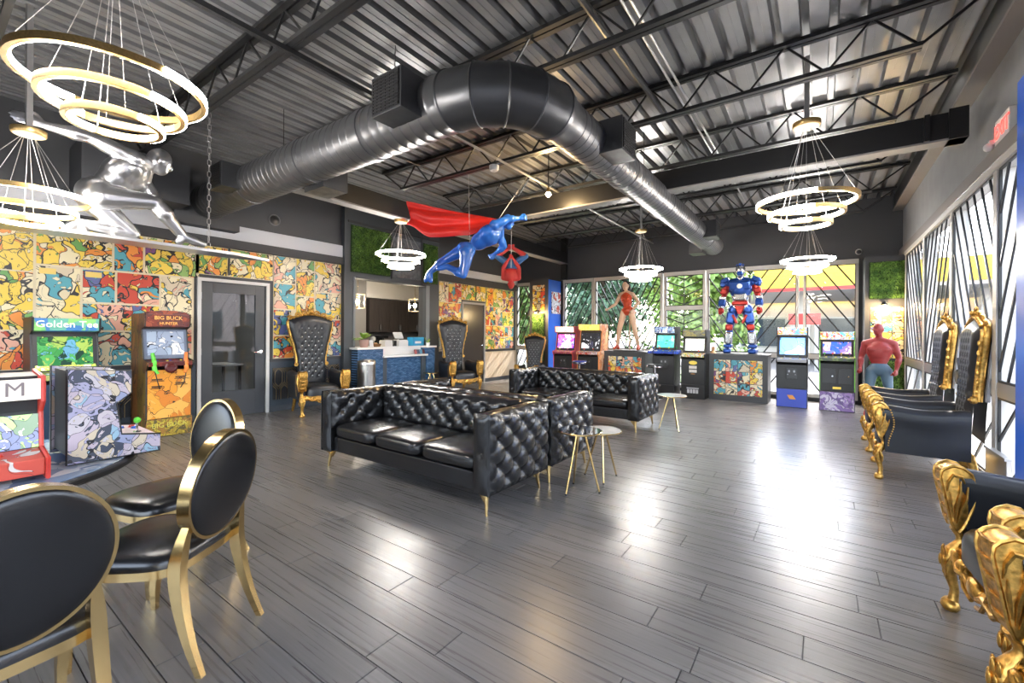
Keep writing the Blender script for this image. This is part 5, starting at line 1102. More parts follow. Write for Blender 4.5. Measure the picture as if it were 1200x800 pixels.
# ---- figure pedestals
def pedestal(lab, x0, x1, y0, y1, h):
    t = thing('display_pedestal', lab, 'pedestal', ((x0+x1)/2, (y0+y1)/2, 0), group='comic-fronted display pedestals'); a, b = (x1-x0)/2, (y1-y0)/2
    ch_ = mat('charcoal_cabinet', (.035, .035, .038), .4)
    MB().box(-a, a, -b+.02, b, 0, h-.03).build('body', ch_, t); MB().box(-a-.01, a+.01, -b, b+.01, h-.03, h).build('top_slab', ch_, t, bevel=.004)
    fr = MB().box(-a, -a+.09, -b, -b+.02, .0, h-.03).box(a-.09, a, -b, -b+.02, 0, h-.03).box(-a+.09, a-.09, -b, -b+.02, 0, .12).box(-a+.09, a-.09, -b, -b+.02, h-.12, h-.03).build('front_frame', ch_, t)
    nx, nz = 4, 3; w_ = (2*a-.18)/nx; hh = (h-.24)/nz
    for i in range(nx):
        for j in range(nz): MB().box(-w_/2+.005, w_/2-.005, -.004, .004, -hh/2+.005, hh/2-.005).build('comic_panel', (warm_comic, comic[0], comic[4], comic[5], comic[2], comic[1])[(i*2+j*3+(i*j)) % 6], t, loc=(-a+.09+(i+.5)*w_, -b+.016, .12+(j+.5)*hh))
    MB().box(-a+.09, a-.09, -b+.006, -b+.009, .12, h-.12).build('glass_front', glass, t)
    return t
pedestal('dark pedestal with comic panels under the female figure', -4.26, -3.26, 9.85, 10.5, .95)
pedestal('dark pedestal with comic panels under the armoured robot', -1.91, -.84, 9.85, 10.5, .96)
# ---- bar stools
def stool(lab, x, y, h, sm_):
    t = thing('bar_stool', lab, 'stool', (x, y, 0), group='stools at the arcade machines')
    st_ = MB().lathe([(0, h-.07), (.15, h-.07), (.17, h-.05), (.17, h-.02), (.15, h), (0, h+.01)], (0, 0, 0), 24).build('seat', sm_, t, smooth=40)
    MB().lathe([(.171, h-.06), (.176, h-.055), (.176, h-.03), (.171, h-.025)], (0, 0, 0), 24).build('seat_band', chrome, st_, smooth=40)
    MB().cyl((0, 0, .02), (0, 0, h-.07), .022, n=12).build('post', chrome, t, smooth=40); MB().lathe([(0, 0), (.19, 0), (.19, .01), (.04, .03), (0, .03)], (0, 0, 0), 24).build('base', chrome, t, smooth=40)
    MB().tube([(.13*math.cos(k*.35), .13*math.sin(k*.35), .28) for k in range(18)], .008, 6, closed=True).build('footrest', chrome, t, smooth=40)
stool('blue-seated stool at the orange-topped arcade machine', -4.62, 9.25, .72, mat('blue_vinyl', (.03, .06, .3), .3))
stool('black-seated stool at the wide blue control deck', -2.86, 9.25, .72, black_plastic)
# ================================================================ figures (plain generic display mannequins)
import numpy as np
def fig_mesh(segs, voxel, mats, name, smooth_it=4):
    """segs: list of ('c',A,B,ra,rb,tag) capsules or ('e',c,(rx,ry,rz),rot3x3,tag) ellipsoids -> one continuous remeshed body"""
    mb = MB()
    for s in segs:
        if s[0] == 'c':
            A, B = Vector(s[1]), Vector(s[2]); mb.cyl(A, B, s[3], s[4], 14); mb.ell(A, s[3], nu=14, nv=9); mb.ell(B, s[4], nu=14, nv=9)
        else: mb.ell(s[1], *s[2], nu=20, nv=14, rot=s[3])
    me = mb.mesh(name, None); o = bpy.data.objects.new(name, me); C.objects.link(o)
    r = o.modifiers.new('r', 'REMESH'); r.mode = 'VOXEL'; r.voxel_size = voxel
    sm_ = o.modifiers.new('s', 'SMOOTH'); sm_.iterations = smooth_it; sm_.factor = .5
    bpy.context.view_layer.update()
    nm = bpy.data.meshes.new_from_object(o.evaluated_get(bpy.context.evaluated_depsgraph_get())); bpy.data.objects.remove(o)
    tags = sorted({s[-1] for s in segs}); nm.materials.clear()
    for t_ in tags: nm.materials.append(mats[t_])
    nf = len(nm.polygons); ce = np.empty(nf*3, 'f'); nm.polygons.foreach_get('center', ce); ce = ce.reshape(-1, 3)
    best = np.full(nf, 1e9); idx = np.zeros(nf, 'i')
    for s in segs:
        if s[0] == 'c':
            A, B = np.array(s[1], float), np.array(s[2], float); ab = B-A; k = np.clip(((ce-A) @ ab)/max(ab @ ab, 1e-9), 0, 1)
            d = np.linalg.norm(ce-(A+k[:, None]*ab), axis=1)-(s[3]+(s[4]-s[3])*k)
        else:
            M = np.array(s[3] or Matrix.Identity(3)); loc = (ce-np.array(s[1], float)) @ M; rr = np.array(s[2]); q = np.linalg.norm(loc/rr, axis=1); d = (q-1)*rr.min()
        m = d < best; best[m] = d[m]; idx[m] = tags.index(s[-1])
    nm.polygons.foreach_set('material_index', idx); nm.polygons.foreach_set('use_smooth', np.ones(nf, bool)); nm.update(); nm.name = name
    return nm
def frame(up, rt):
    up = Vector(up).normalized(); rt = Vector(rt); fw = up.cross(rt).normalized(); rt = fw.cross(up).normalized()
    return Matrix((rt, fw, up)).transposed()   # columns: right, forward(back), up
def hand_segs(w_, d, side, tag_, fist, s=1.0):
    """palm and five fingers; d = direction the hand points, side = direction of the thumb"""
    w_ = Vector(w_); d = Vector(d).normalized(); th_ = Vector(side); th_ = (th_-d*th_.dot(d)).normalized(); n_ = d.cross(th_); out = []
    out.append(('c', w_+d*.02*s, w_+d*.075*s, .026*s, .034*s, tag_))
    for i, L in enumerate((.075, .085, .078, .06)):
        b = w_+d*.085*s+th_*(.028-.019*i)*s
        if fist:
            k = b+d*.022*s+n_*.012*s; out += [('c', b, k, .0125*s, .012*s, tag_), ('c', k, k+n_*.028*s-d*.02*s, .012*s, .011*s, tag_)]
        else:
            k = b+d*L*.55*s+n_*.008*s; out += [('c', b, k, .0105*s, .010*s, tag_), ('c', k, k+(d*.8+n_*.35)*L*.5*s, .0098*s, .008*s, tag_)]
    b = w_+d*.03*s+th_*.028*s
    out += [('c', b, b+(d*.6+th_*.6)*.045*s, .013*s, .011*s, tag_), ('c', b+(d*.6+th_*.6)*.045*s, b+(d*.6+th_*.6)*.045*s+(d*.9+n_*(.4 if fist else .1))*.035*s, .011*s, .009*s, tag_)]
    return out
def human(J, T, face, female=False, fat=1.0, s=1.0, fistL=True, fistR=True, handL=None, handR=None):
    g = {k: Vector(v) for k, v in J.items()}; S = []
    up = g['nec']-g['pel']; rt = g['shR']-g['shL']; Fm = frame(up, rt); rth = frame(up, g['hpR']-g['hpL'])
    L = up.length/.55*s if False else s
    def E(c, r, M, t_): S.append(('e', Vector(c), tuple(x*L for x in r), M, t_))
    f = fat; fw = Fm @ Vector((0, 1, 0))    # up x right = forward of the body
    mid = g['pel'].lerp(g['nec'], .42)
    if not female:
        E(g['che'], (.175*f, .115*f, .19), Fm, T['chest']); E(mid, (.142*f, .098*f, .17), Fm, T['belly']); E(g['pel'], (.155*f, .108*f, .125), rth, T['hips'])
        for sd, k in ((-1, 'shL'), (1, 'shR')): E(g['che']+Fm @ Vector((sd*.085, .07, .03))*L, (.085, .05, .065), Fm, T['chest']); S.append(('c', g['nec'].lerp(g[k], .25), g[k], .058*L*f, .066*L*f, T['chest']))
    else:
        E(g['che'], (.135, .09, .16), Fm, T['chest']); E(mid, (.11, .08, .15), Fm, T['belly']); E(g['pel'], (.155, .105, .12), rth, T['hips'])
        for sd, k in ((-1, 'shL'), (1, 'shR')): E(g['che']+Fm @ Vector((sd*.06, .075, -.01))*L, (.055, .055, .055), Fm, T['chest']); S.append(('c', g['nec'].lerp(g[k], .3), g[k], .04*L, .045*L, T.get('shoulder', T['chest'])))
    for sd, h_ in ((-1, 'hpL'), (1, 'hpR')): E(g[h_]-rth @ Vector((0, .045, -.0))*L, (.085, .075, .09), rth, T['hips'])
    S.append(('c', g['nec'], g['nec'].lerp(g['hea'], .6), (.05 if not female else .04)*L*f, (.048 if not female else .038)*L*f, T['head']))
    # head
    fd = Vector(face).normalized(); hu = (g['hea']-g['nec']).normalized(); hu = (hu-fd*hu.dot(fd)*.8).normalized(); rr = fd.cross(hu); H = frame(hu, rr)
    E(g['hea'], (.074, .09, .105), H, T['head']); E(g['hea']+H @ Vector((0, .03, -.055))*L, (.052, .058, .062), H, T['head'])
    E(g['hea']+H @ Vector((0, .09, -.02))*L, (.014, .022, .028), H, T['head'])
    for sd in (-1, 1): E(g['hea']+H @ Vector((sd*.075, -.005, -.01))*L, (.012, .022, .032), H, T['head'])
    a = 1 if not female else .78
    for q in 'LR':
        S.append(('c', g['sh'+q], g['el'+q], .060*L*a*f, .046*L*a, T['uarm'])); S.append(('c', g['el'+q].lerp(g['wr'+q], .05), g['el'+q].lerp(g['wr'+q], .35), .045*L*a, .048*L*a*f, T['farm'])); S.append(('c', g['el'+q].lerp(g['wr'+q], .35), g['wr'+q], .047*L*a, .029*L*a, T['farm']))
        S.append(('c', g['sh'+q].lerp(g['el'+q], .35), g['sh'+q].lerp(g['el'+q], .65), .056*L*a*f, .054*L*a*f, T['uarm']))
        hd = (handL if q == 'L' else handR) or (g['wr'+q]-g['el'+q], fw)
        S += hand_segs(g['wr'+q], hd[0], hd[1], T['hand'], fistL if q == 'L' else fistR, L*(1.05 if not female else .9))
        kn, an = g['kn'+q], g['an'+q]
        S.append(('c', g['hp'+q], kn, .092*L*(a+.1 if female else 1)*f, .060*L, T['thigh'])); S.append(('c', kn, kn.lerp(an, .32), .057*L, .062*L*(.9 if female else 1)*f, T['shin'])); S.append(('c', kn.lerp(an, .32), an, .060*L*(.9 if female else 1), .038*L, T['shin']))
        to = g['to'+q]; S.append(('c', an, an.lerp(to, .5), .040*L, .038*L, T['foot'])); S.append(('c', an.lerp(to, .5), to, .040*L, .030*L, T['foot'])); bk_ = an-(to-an).normalized()*.03*L; S.append(('c', an, (bk_[0], bk_[1], min(an.z, to.z)) if True else bk_, .04*L, .034*L, T['foot']))
    return S
def rel(J, o): o = Vector(o); return {k: Vector(v)-o for k, v in J.items()}
def alltags(t_): return {k: t_ for k in ('chest', 'belly', 'hips', 'head', 'uarm', 'farm', 'hand', 'thigh', 'shin', 'foot')}
# --- crouching silver figure on a plank
silver = mat('polished_silver', (.66, .66, .67), .3, 1.0)
o0 = (-5.6, 1.3, 2.27)
J = dict(pel=(-5.6, 1.08, 2.68), che=(-5.6, 1.30, 2.93), nec=(-5.6, 1.46, 3.06), hea=(-5.59, 1.57, 3.145), shR=(-5.44, 1.33, 3.05), elR=(-5.42, 1.00, 3.14), wrR=(-5.4, .73, 3.13), shL=(-5.75, 1.46, 2.94), elL=(-5.72, 1.62, 2.66), wrL=(-5.62, 1.74, 2.42),
         hpR=(-5.50, 1.09, 2.63), knR=(-5.46, 1.50, 2.67), anR=(-5.5, 1.76, 2.37), toR=(-5.5, 1.94, 2.315), hpL=(-5.70, 1.09, 2.61), knL=(-5.72, 1.38, 2.36), anL=(-5.70, .98, 2.38), toL=(-5.7, .90, 2.315))
t = thing('crouching_figure', 'polished silver crouching figure on a narrow plank hung above the mural', 'statue', (o0[0]-.1, o0[1], o0[2]+.012))
S = human(rel(J, o0), alltags('a'), (0, 1, -.12), s=1.22, fat=1.1, fistL=False, fistR=False, handR=((.02, -.3, .03), (0, 0, 1)), handL=((.0, .25, -.12), (1, 0, 0)))
ob = bpy.data.objects.new('body', fig_mesh(S, .010, {'a': silver}, 'body', 3)); C.objects.link(ob); ob.parent = t
bt = thing('hanging_plank', 'long narrow silver plank hung on chains under the crouching figure', 'plank', (-5.7, 1.2, 2.25))
MB().grid(lambda u, v: (lambda yy, wv: ((v*2-1)*.16*wv, yy, .0))(-1.4+u*2.9, max(.02, math.sin(min(1, (1-abs(u*2-1))*2.6)*PI/2))), 30, 4).add([], []).build('deck', silver, bt)
d_ = bt.children[0] if bt.children else None
for o in C.objects:
    if o.parent == bt and o.name.startswith('deck'):
        so = o.modifiers.new('solid', 'SOLIDIFY'); so.thickness = .03; so.offset = -1 if True else 0
def chain(parent, p, q, n_=26):
    p = Vector(p); q = Vector(q); m = MB()
    for i in range(n_):
        c = p.lerp(q, (i+.5)/n_); a = (q-p).length/n_*.62; u, v = basis(q-p); e = u if i % 2 else v; dd = (q-p).normalized()
        m.tube([c+dd*a*math.cos(k*PI/3)+e*a*.45*math.sin(k*PI/3) for k in range(6)], .003, 5, closed=True)
    tag(m.build('links', alu, parent), kind='stuff')
for y_, lb in ((.85, 'steel chain holding the plank end beside the glazed door'), (-.9, 'steel chain holding the plank end behind the crouching figure')):
    ct = thing('support_chain', lb, 'chain', (-5.75, 1.2+y_, 2.252), group='chains holding the silver plank'); chain(ct, (0, 0, 0), (0, 0, 1.765))
# --- flying blue figure with red cape
cam_r = Vector((math.cos(YAW), math.sin(YAW), 0)); cam_f = Vector((-math.sin(YAW), math.cos(YAW), 0))
bluef = mat('glossy_blue_figure', (.02, .12, .52), .22, coat=.3); redf = mat('glossy_red_figure', (.55, .03, .02), .25, coat=.3); skin = mat('figure_skin', (.62, .40, .27), .45); hairm = mat('dark_hair', (.015, .012, .012), .4)
o0 = Vector((-4.45, 5.42, 2.8))
def cp(a, z, f_=0): return tuple(cam_r*a+cam_f*f_+Vector((0, 0, z)))
# a: along camera right from hips, z up, f_: away from the camera
J = dict(pel=cp(-.25, -.11), che=cp(.10, .13, 0), nec=cp(.29, .27, .02), hea=cp(.40, .36, -.0), shR=cp(.20, .26, -.17), elR=cp(.42, .36, -.14), wrR=cp(.58, .38, -.10), shL=cp(.27, .16, .17), elL=cp(.35, -.0, .22), wrL=cp(.2, -.1, .3),
         hpR=cp(-.24, -.18, -.09), knR=cp(-.29, -.52, -.12), anR=cp(-.55, -.38, -.05), toR=cp(-.70, -.42, -.05), hpL=cp(-.30, -.08, .09), knL=cp(-.62, -.26, .08), anL=cp(-.85, -.46, .05), toL=cp(-.92, -.6, .05))
t = thing('flying_figure', 'glossy blue flying figure with a red cape hung below the ceiling', 'statue', o0)
T = alltags('b'); T.update(foot='b')
S = human(J, T, cp(.75, .25, -.1), fat=1.15, s=1.1, handR=(cp(.3, .02, 0), (0, 0, 1)))
ob = bpy.data.objects.new('body', fig_mesh(S, .013, {'b': bluef}, 'body', 3)); C.objects.link(ob); ob.parent = t
def cape(u, v):
    # u from shoulders to trailing hem, v from lower to upper edge
    a = .24-u*1.46; zt = .45+.27*u; lo_ = ((0, .26), (.35, .13), (.73, .10), (1.0, .30))
    for (u0, z0), (u1, z1) in zip(lo_, lo_[1:]):
        if u <= u1+1e-6: k = (u-u0)/(u1-u0); k = k*k*(3-2*k); zb = z0+(z1-z0)*k; break
    zz = zb+(zt-zb)*v
    ff = .10+.055*u*math.sin(v*PI*4+u*5)+.03*u*math.sin(v*13+2)+(v-.5)*.30*(1-u*.5)
    return cp(a+.04*math.sin(v*5)*u, zz, ff)
co = MB().grid(cape, 34, 22).build('cape', mat('red_cape_cloth', (.62, .02, .015), .45), t, smooth=70); so = co.modifiers.new('solid', 'SOLIDIFY'); so.thickness = .012
MB().cyl(cp(.2, .30, -.02), (Vector(cp(.2, .30))+Vector((.45, .35, .86))), .004, n=6).build('cable', alu, t); MB().cyl(cp(-.2, -.02, 0), Vector(cp(-.2, -.02))+Vector((0, -.05, 1.22)), .004, n=6).build('cable', alu, t)
# --- figure hanging upside down
o0 = Vector((-5.47, 7.65, 2.85))
J = dict(pel=cp(0, .0), che=cp(0, -.22, -.03), nec=cp(0, -.34, -.04), hea=cp(0, -.45, -.06), shR=cp(-.16, -.30, -.03), elR=cp(-.17, -.10, -.14), wrR=cp(-.05, .08, -.16), shL=cp(.16, -.30, -.03), elL=cp(.17, -.10, -.14), wrL=cp(.05, .08, -.16),
         hpR=cp(-.08, .02), knR=cp(-.32, .16, -.1), anR=cp(-.03, .34, -.06), toR=cp(.05, .40, -.06), hpL=cp(.08, .02), knL=cp(.32, .16, -.1), anL=cp(.03, .34, -.06), toL=cp(-.05, .40, -.06))
t = thing('hanging_figure', 'red and blue figure hanging upside down on a cord by the corner', 'statue', o0)
T = alltags('r'); T.update(thigh='b', hips='b', belly='b')
bluem = mat('muted_blue_figure', (.035, .13, .32), .4); redm = mat('matt_red_figure', (.5, .035, .03), .4)
S = human(J, T, cp(0, -.1, -1), s=.92)
ob = bpy.data.objects.new('body', fig_mesh(S, .013, {'b': bluem, 'r': redm}, 'body', 3)); C.objects.link(ob); ob.parent = t
MB().cyl(cp(0, -.1, -.17), cp(0, 1.17, -.1), .006, n=6).build('cord', white_paint, t)
# --- female figure on the pedestal (facing the room)
o0 = Vector((-3.78, 10.17, .95))
J = dict(pel=(-.02, 0, .97), che=(-.05, -.01, 1.25), nec=(-.06, .0, 1.43), hea=(-.07, -.02, 1.57), shR=(-.21, .0, 1.36), elR=(-.31, -.03, 1.14), wrR=(-.44, -.13, 1.03), shL=(.10, .0, 1.36), elL=(.24, .03, 1.16), wrL=(.14, -.08, .99),
         hpR=(-.12, 0, .92), knR=(-.22, -.03, .52), anR=(-.28, .02, .12), toR=(-.31, -.12, .055), hpL=(.07, 0, .92), knL=(.16, -.02, .52), anL=(.24, .02, .12), toL=(.27, -.12, .055))
t = thing('female_figure', 'life-size female figure in a plain red suit standing on the pedestal', 'statue', o0)
T = alltags('s'); T.update(chest='r', belly='r', hips='r', shin='s', foot='r', head='s', shoulder='s')
S = human({k: tuple(v) for k, v in J.items()}, T, (-.2, -1, 0), female=True)
ob = bpy.data.objects.new('body', fig_mesh(S, .012, {'s': skin, 'r': mat('warm_red_suit', (.5, .06, .02), .35)}, 'body', 3)); C.objects.link(ob); ob.parent = t
hm = MB().ell((-.07, .015, 1.60), .088, .095, .10, 16, 10); hm.ell((-.13, .03, 1.50), .06, .07, .13, 12, 8); hm.ell((-.02, .05, 1.48), .06, .06, .13, 12, 8); hm.ell((-.09, .06, 1.40), .09, .05, .12, 12, 8); hm.build('hair', hairm, t, smooth=60)
MB().lathe([(0, 0), (.36, 0), (.37, .01), (.36, .025), (0, .025)], (0, 0, 0), 32).build('base_plate', black_plastic, t, smooth=30); MB().cyl((.0, .09, .02), (.0, .09, .9), .015, n=10).build('support_rod', mat('bronze_rod', (.35, .2, .12), .4, .5), t)
# --- armoured robot on the pedestal
o0 = Vector((-1.37, 10.17, .96)); k = 1.03
J = dict(pel=(0, 0, .98), che=(0, -.01, 1.34), nec=(0, 0, 1.55), hea=(0, -.03, 1.72), shR=(-.25, 0, 1.47), elR=(-.33, .02, 1.17), wrR=(-.35, -.06, .94), shL=(.25, 0, 1.47), elL=(.33, .02, 1.17), wrL=(.35, -.06, .94),
         hpR=(-.12, 0, .93), knR=(-.2, -.03, .52), anR=(-.23, .02, .12), toR=(-.25, -.13, .06), hpL=(.12, 0, .93), knL=(.2, -.03, .52), anL=(.23, .02, .12), toL=(.25, -.13, .06))
t = thing('robot_figure', 'blue, red and silver armoured robot figure standing on the comic pedestal', 'statue', o0)
rb_b = mat('robot_blue', (.02, .07, .30), .28, .5); rb_r = mat('robot_red', (.34, .025, .018), .28, .5); rb_s = mat('robot_silver', (.55, .56, .58), .25, .9)
T = alltags('g'); T.update(uarm='r', hand='r', thigh='b', shin='b', chest='b', head='s')
S = human(J, T, (0, -1, 0), fat=1.12, s=1.08)
ob = bpy.data.objects.new('body', fig_mesh(S, .014, {'g': rb_s, 'r': rb_r, 'b': rb_b, 's': rb_s}, 'body', 2)); C.objects.link(ob); ob.parent = t
def plate(nm, pts, m, bev=.015): 
    mb = MB()
    for c, sz, e in pts: mb.cbox(c, sz, Euler(e))
    return mb.build(nm, m, t, bevel=bev, smooth=40)
plate('chest_plate', [((0, -.09, 1.42), (.40, .13, .2), (.15, 0, 0))], rb_b, .04); plate('belly_plate', [((0, -.08, 1.18), (.24, .1, .16), (-.1, 0, 0))], rb_s, .03); plate('waist_plate', [((0, -.08, 1.05), (.3, .12, .09), (0, 0, 0))], rb_r, .03)
MB().prism([(-.1, 1.0), (.1, 1.0), (.03, .82), (-.03, .82)], -.16, -.06, 'xz').build('groin_plate', rb_r, t, bevel=.015)
MB().lathe([(0, 0), (.05, 0), (.05, .015), (.03, .025), (0, .025)], (0, -.155, 1.40), 18, (0, -1, 0)).build('chest_lamp', mat('robot_lamp', (.7, .75, .7), .3), t, smooth=40)
MB().ell((0, -.03, 1.74), .095, .11, .12, 16, 12).build('helmet', rb_s, t, smooth=60); plate('face_guard', [((0, -.11, 1.67), (.11, .07, .09), (.2, 0, 0))], rb_b, .02); plate('helmet_crest', [((0, -.04, 1.86), (.05, .16, .05), (.1, 0, 0)), ((.05, -.03, 1.85), (.03, .12, .04), (.1, 0, .2)), ((-.05, -.03, 1.85), (.03, .12, .04), (.1, 0, -.2))], rb_b, .008)
for s in (-1, 1):
    plate('shoulder_pad', [((s*.29, 0, 1.54), (.16, .22, .1), (0, s*.45, 0)), ((s*.33, 0, 1.46), (.1, .2, .12), (0, s*.2, 0))], rb_b, .025)
    plate('upper_arm_plate', [((s*.31, .0, 1.31), (.14, .15, .13), (0, -s*.15, 0))], rb_r, .03); plate('elbow_cuff', [((s*.34, -.0, 1.17), (.13, .14, .07), (0, 0, 0))], rb_s, .02)
    plate('gauntlet', [((s*.345, -.03, 1.06), (.14, .15, .14), (-.3, 0, 0))], rb_b, .03); plate('fist_guard', [((s*.355, -.08, .90), (.11, .12, .11), (-.3, 0, 0))], rb_r, .03)
    plate('thigh_plate', [((s*.165, -.04, .75), (.18, .17, .26), (0, -s*.15, 0))], rb_b, .04); plate('thigh_stripe', [((s*.09, -.1, .72), (.05, .1, .2), (0, s*.4, 0))], rb_r, .015); plate('knee_plate', [((s*.2, -.09, .55), (.14, .1, .13), (0, 0, 0))], rb_r, .03)
    plate('shin_plate', [((s*.22, -.04, .33), (.15, .15, .26), (.05, -s*.05, 0))], rb_s, .035); plate('boot', [((s*.24, -.05, .06), (.15, .27, .1), (0, 0, -s*.1))], rb_b, .03); plate('ankle_cuff', [((s*.23, .0, .16), (.16, .18, .07), (0, 0, 0))], rb_b, .02)
MB().box(-.42, .42, -.24, .24, 0, .012).build('base_plate', black_plastic, t)
# --- standing red figure on the floor
o0 = Vector((.80, 9.5, 0))
J = dict(pel=(0, 0, .80), che=(0, -.01, 1.10), nec=(0, .01, 1.29), hea=(-.01, -.04, 1.47), shR=(-.18, .02, 1.22), elR=(-.24, .06, .98), wrR=(-.24, -.06, .82), shL=(.18, .02, 1.22), elL=(.25, .06, .98), wrL=(.22, -.06, .80),
         hpR=(-.09, 0, .76), knR=(-.13, -.03, .43), anR=(-.15, .02, .09), toR=(-.17, -.12, .035), hpL=(.09, 0, .76), knL=(.13, -.03, .43), anL=(.15, .02, .09), toL=(.17, -.12, .035))
t = thing('standing_figure', 'red and grey-blue plain figure standing by the greenery column', 'statue', o0, R(-8))
T = alltags('r'); T.update(hips='b', thigh='b')
S = human(J, T, (-.35, -1, -.1), s=.93, fat=1.05)
ob = bpy.data.objects.new('body', fig_mesh(S, .012, {'b': mat('grey_blue_figure', (.05, .095, .14), .45), 'r': mat('brick_red_figure', (.24, .022, .02), .45, var=.1, bscale=40)}, 'body', 3)); C.objects.link(ob); ob.parent = t
# ================================================================ reception
XC = XP+.02
rc = thing('reception_counter', 'blue-tiled reception counter with white top and lowered middle shelf', 'counter', (XC, 6.15, 0))
def tile_mat():
    m = bpy.data.materials.new('blue_mosaic_tile'); m.use_nodes = True; t = m.node_tree; b = t.nodes['Principled BSDF']; N = t.nodes.new; L = t.links.new
    g = N('ShaderNodeTexCoord'); sp = N('ShaderNodeSeparateXYZ'); cb = N('ShaderNodeCombineXYZ'); br = N('ShaderNodeTexBrick')
    L(g.outputs['Object'], sp.inputs[0]); L(sp.outputs[1], cb.inputs[0]); L(sp.outputs[2], cb.inputs[1]); L(cb.outputs[0], br.inputs['Vector'])
    br.inputs['Scale'].default_value = 1; br.inputs['Brick Width'].default_value = .07; br.inputs['Row Height'].default_value = .024; br.inputs['Mortar Size'].default_value = .002
    br.inputs['Color1'].default_value = (.03, .09, .2, 1); br.inputs['Color2'].default_value = (.09, .19, .36, 1); br.inputs['Mortar'].default_value = (.02, .03, .05, 1); br.inputs['Bias'].default_value = 0
    L(br.outputs['Color'], b.inputs['Base Color']); b.inputs['Roughness'].default_value = .15
    bp = N('ShaderNodeBump'); bp.inputs['Distance'].default_value = .004; bp.inputs['Strength'].default_value = .6; bp.invert = True; L(br.outputs['Fac'], bp.inputs['Height']); L(bp.outputs[0], b.inputs['Normal'])
    return m
tile = tile_mat(); quartz = mat('white_quartz', (.75, .74, .72), .2)
MB().box(0, .2, -1.05, -.45, 0, 1.02).build('tiled_front', tile, rc); MB().box(0, .2, .75, 1.0, 0, 1.02).build('tiled_front', tile, rc); MB().box(-.0, .14, -.45, .75, 0, .84).build('recessed_front', tile, rc)
MB().box(-.0, .17, -.45, -.33, 0, .84).build('dark_post', navy_wall, rc); MB().box(0, .17, .62, .75, 0, .84).build('dark_post', navy_wall, rc)
MB().box(-.45, .24, -1.08, -.45, 1.02, 1.06).box(-.45, .24, .75, 1.03, 1.02, 1.06).box(-.45, .0, -.45, .75, 1.02, 1.06).build('worktop', quartz, rc, bevel=.006)
MB().box(-.0, .24, -.46, .76, .84, .88).build('lower_shelf', quartz, rc, bevel=.006); MB().box(-.02, .0, -.45, .75, .88, 1.02).build('shelf_back', quartz, rc)
def item(name, lab, cat, loc, rz=0): return thing(name, lab, cat, loc, rz)
t = item('potted_plant', 'leafy green plant in a pink-tan pot on the reception counter', 'plant', (XC+.12, 5.3, 1.061))
MB().lathe([(0, 0), (.07, 0), (.085, .05), (.095, .14), (.09, .15), (.08, .14), (0, .13)], (0, 0, 0), 22).build('pot', mat('pink_clay', (.45, .27, .22), .6), t, smooth=40)
lf = facing_leaf('plant_leaf', (.12, .28, .03), (.38, .52, .08)); rnd = random.Random(3)
for i in range(17):
    a = i*2.4; l = rnd.uniform(.14, .25); e = rnd.uniform(.35, 1.3); d0 = Vector((math.cos(a)*math.cos(e), math.sin(a)*math.cos(e), math.sin(e))); sd_ = Vector((-math.sin(a), math.cos(a), 0)); m = MB()
    def fn(u, v, d0=d0, sd_=sd_, l=l): w_ = .062*math.sin(PI*min(1, u*.92+.08))**.8; return Vector((0, 0, .14))+d0*(.05+l*u)+Vector((0, 0, -.10*u*u))+sd_*(v*2-1)*w_
    lo = m.grid(fn, 6, 2).build('leaf', lf, t, smooth=60); so = lo.modifiers.new('s', 'SOLIDIFY'); so.thickness = .002
t = item('card_stand', 'small white card stand beside the pink-tan pot', 'card stand', (XC+.08, 5.5, 1.06)); MB().cbox((0, 0, .07), (.006, .09, .14), Euler((0, -.2, 0))).build('card', white_paint, t); MB().box(-.03, .03, -.04, .04, 0, .006).build('foot', alu, t)
for i, (y, w_, h_, lab) in enumerate(((6.02, .2, .12, 'white paper box beside the black clip on the counter'), (6.42, .26, .12, 'wider white paper box between black clip and blue box'))):
    t = item('paper_box', lab, 'box', (XC-.12, y, 1.06)); MB().box(-.1, .1, -w_/2, w_/2, 0, h_).build('carton', white_paint, t, bevel=.004); MB().box(-.09, .09, -w_/2+.01, w_/2-.01, h_, h_+.012).build('lid', quartz, t)
t = item('desk_organizer', 'black desk organizer between the two white boxes', 'organizer', (XC-.1, 6.2, 1.06)); MB().box(-.05, .05, -.05, .05, 0, .02).box(-.05, .05, -.05, -.04, .02, .12).box(-.05, .05, .04, .05, .02, .12).build('tray', black_plastic, t); MB().cyl((0, 0, .02), (.01, .02, .16), .005, n=6).build('pen', alu, t)
t = item('tablet_stand', 'tilted white payment tablet above the white boxes', 'tablet', (XC-.3, 6.5, 1.06)); MB().box(-.06, .06, -.06, .06, 0, .01).cyl((0, 0, .01), (0, 0, .2), .015, n=10).build('stand', alu, t); MB().cbox((.0, 0, .23), (.02, .24, .16), Euler((0, -.5, 0))).build('screen', white_paint, t, bevel=.004)
t = item('blue_box', 'bright blue carton on the reception counter', 'box', (XC-.12, 6.86, 1.06)); MB().box(-.09, .09, -.17, .17, 0, .19).build('carton', mat('cyan_blue_card', (.02, .28, .52), .4), t, bevel=.003); MB().box(.09, .092, -.1, .08, .05, .1).build('white_label', white_paint, t)
t = item('small_plant', 'small potted succulent beside the bright blue carton', 'plant', (XC+.08, 7.05, 1.06)); MB().lathe([(0, 0), (.04, 0), (.05, .07), (0, .07)], (0, 0, 0), 14).build('pot', quartz, t, smooth=40)
m = MB()
for i in range(12): a = i*2.1; m.tube([(0, 0, .06), (.04*math.cos(a), .04*math.sin(a), .11), (.07*math.cos(a), .07*math.sin(a), .15+.02*(i % 3))], [.01, .012, .003], 6)
m.build('leaves', lf, t, smooth=50)
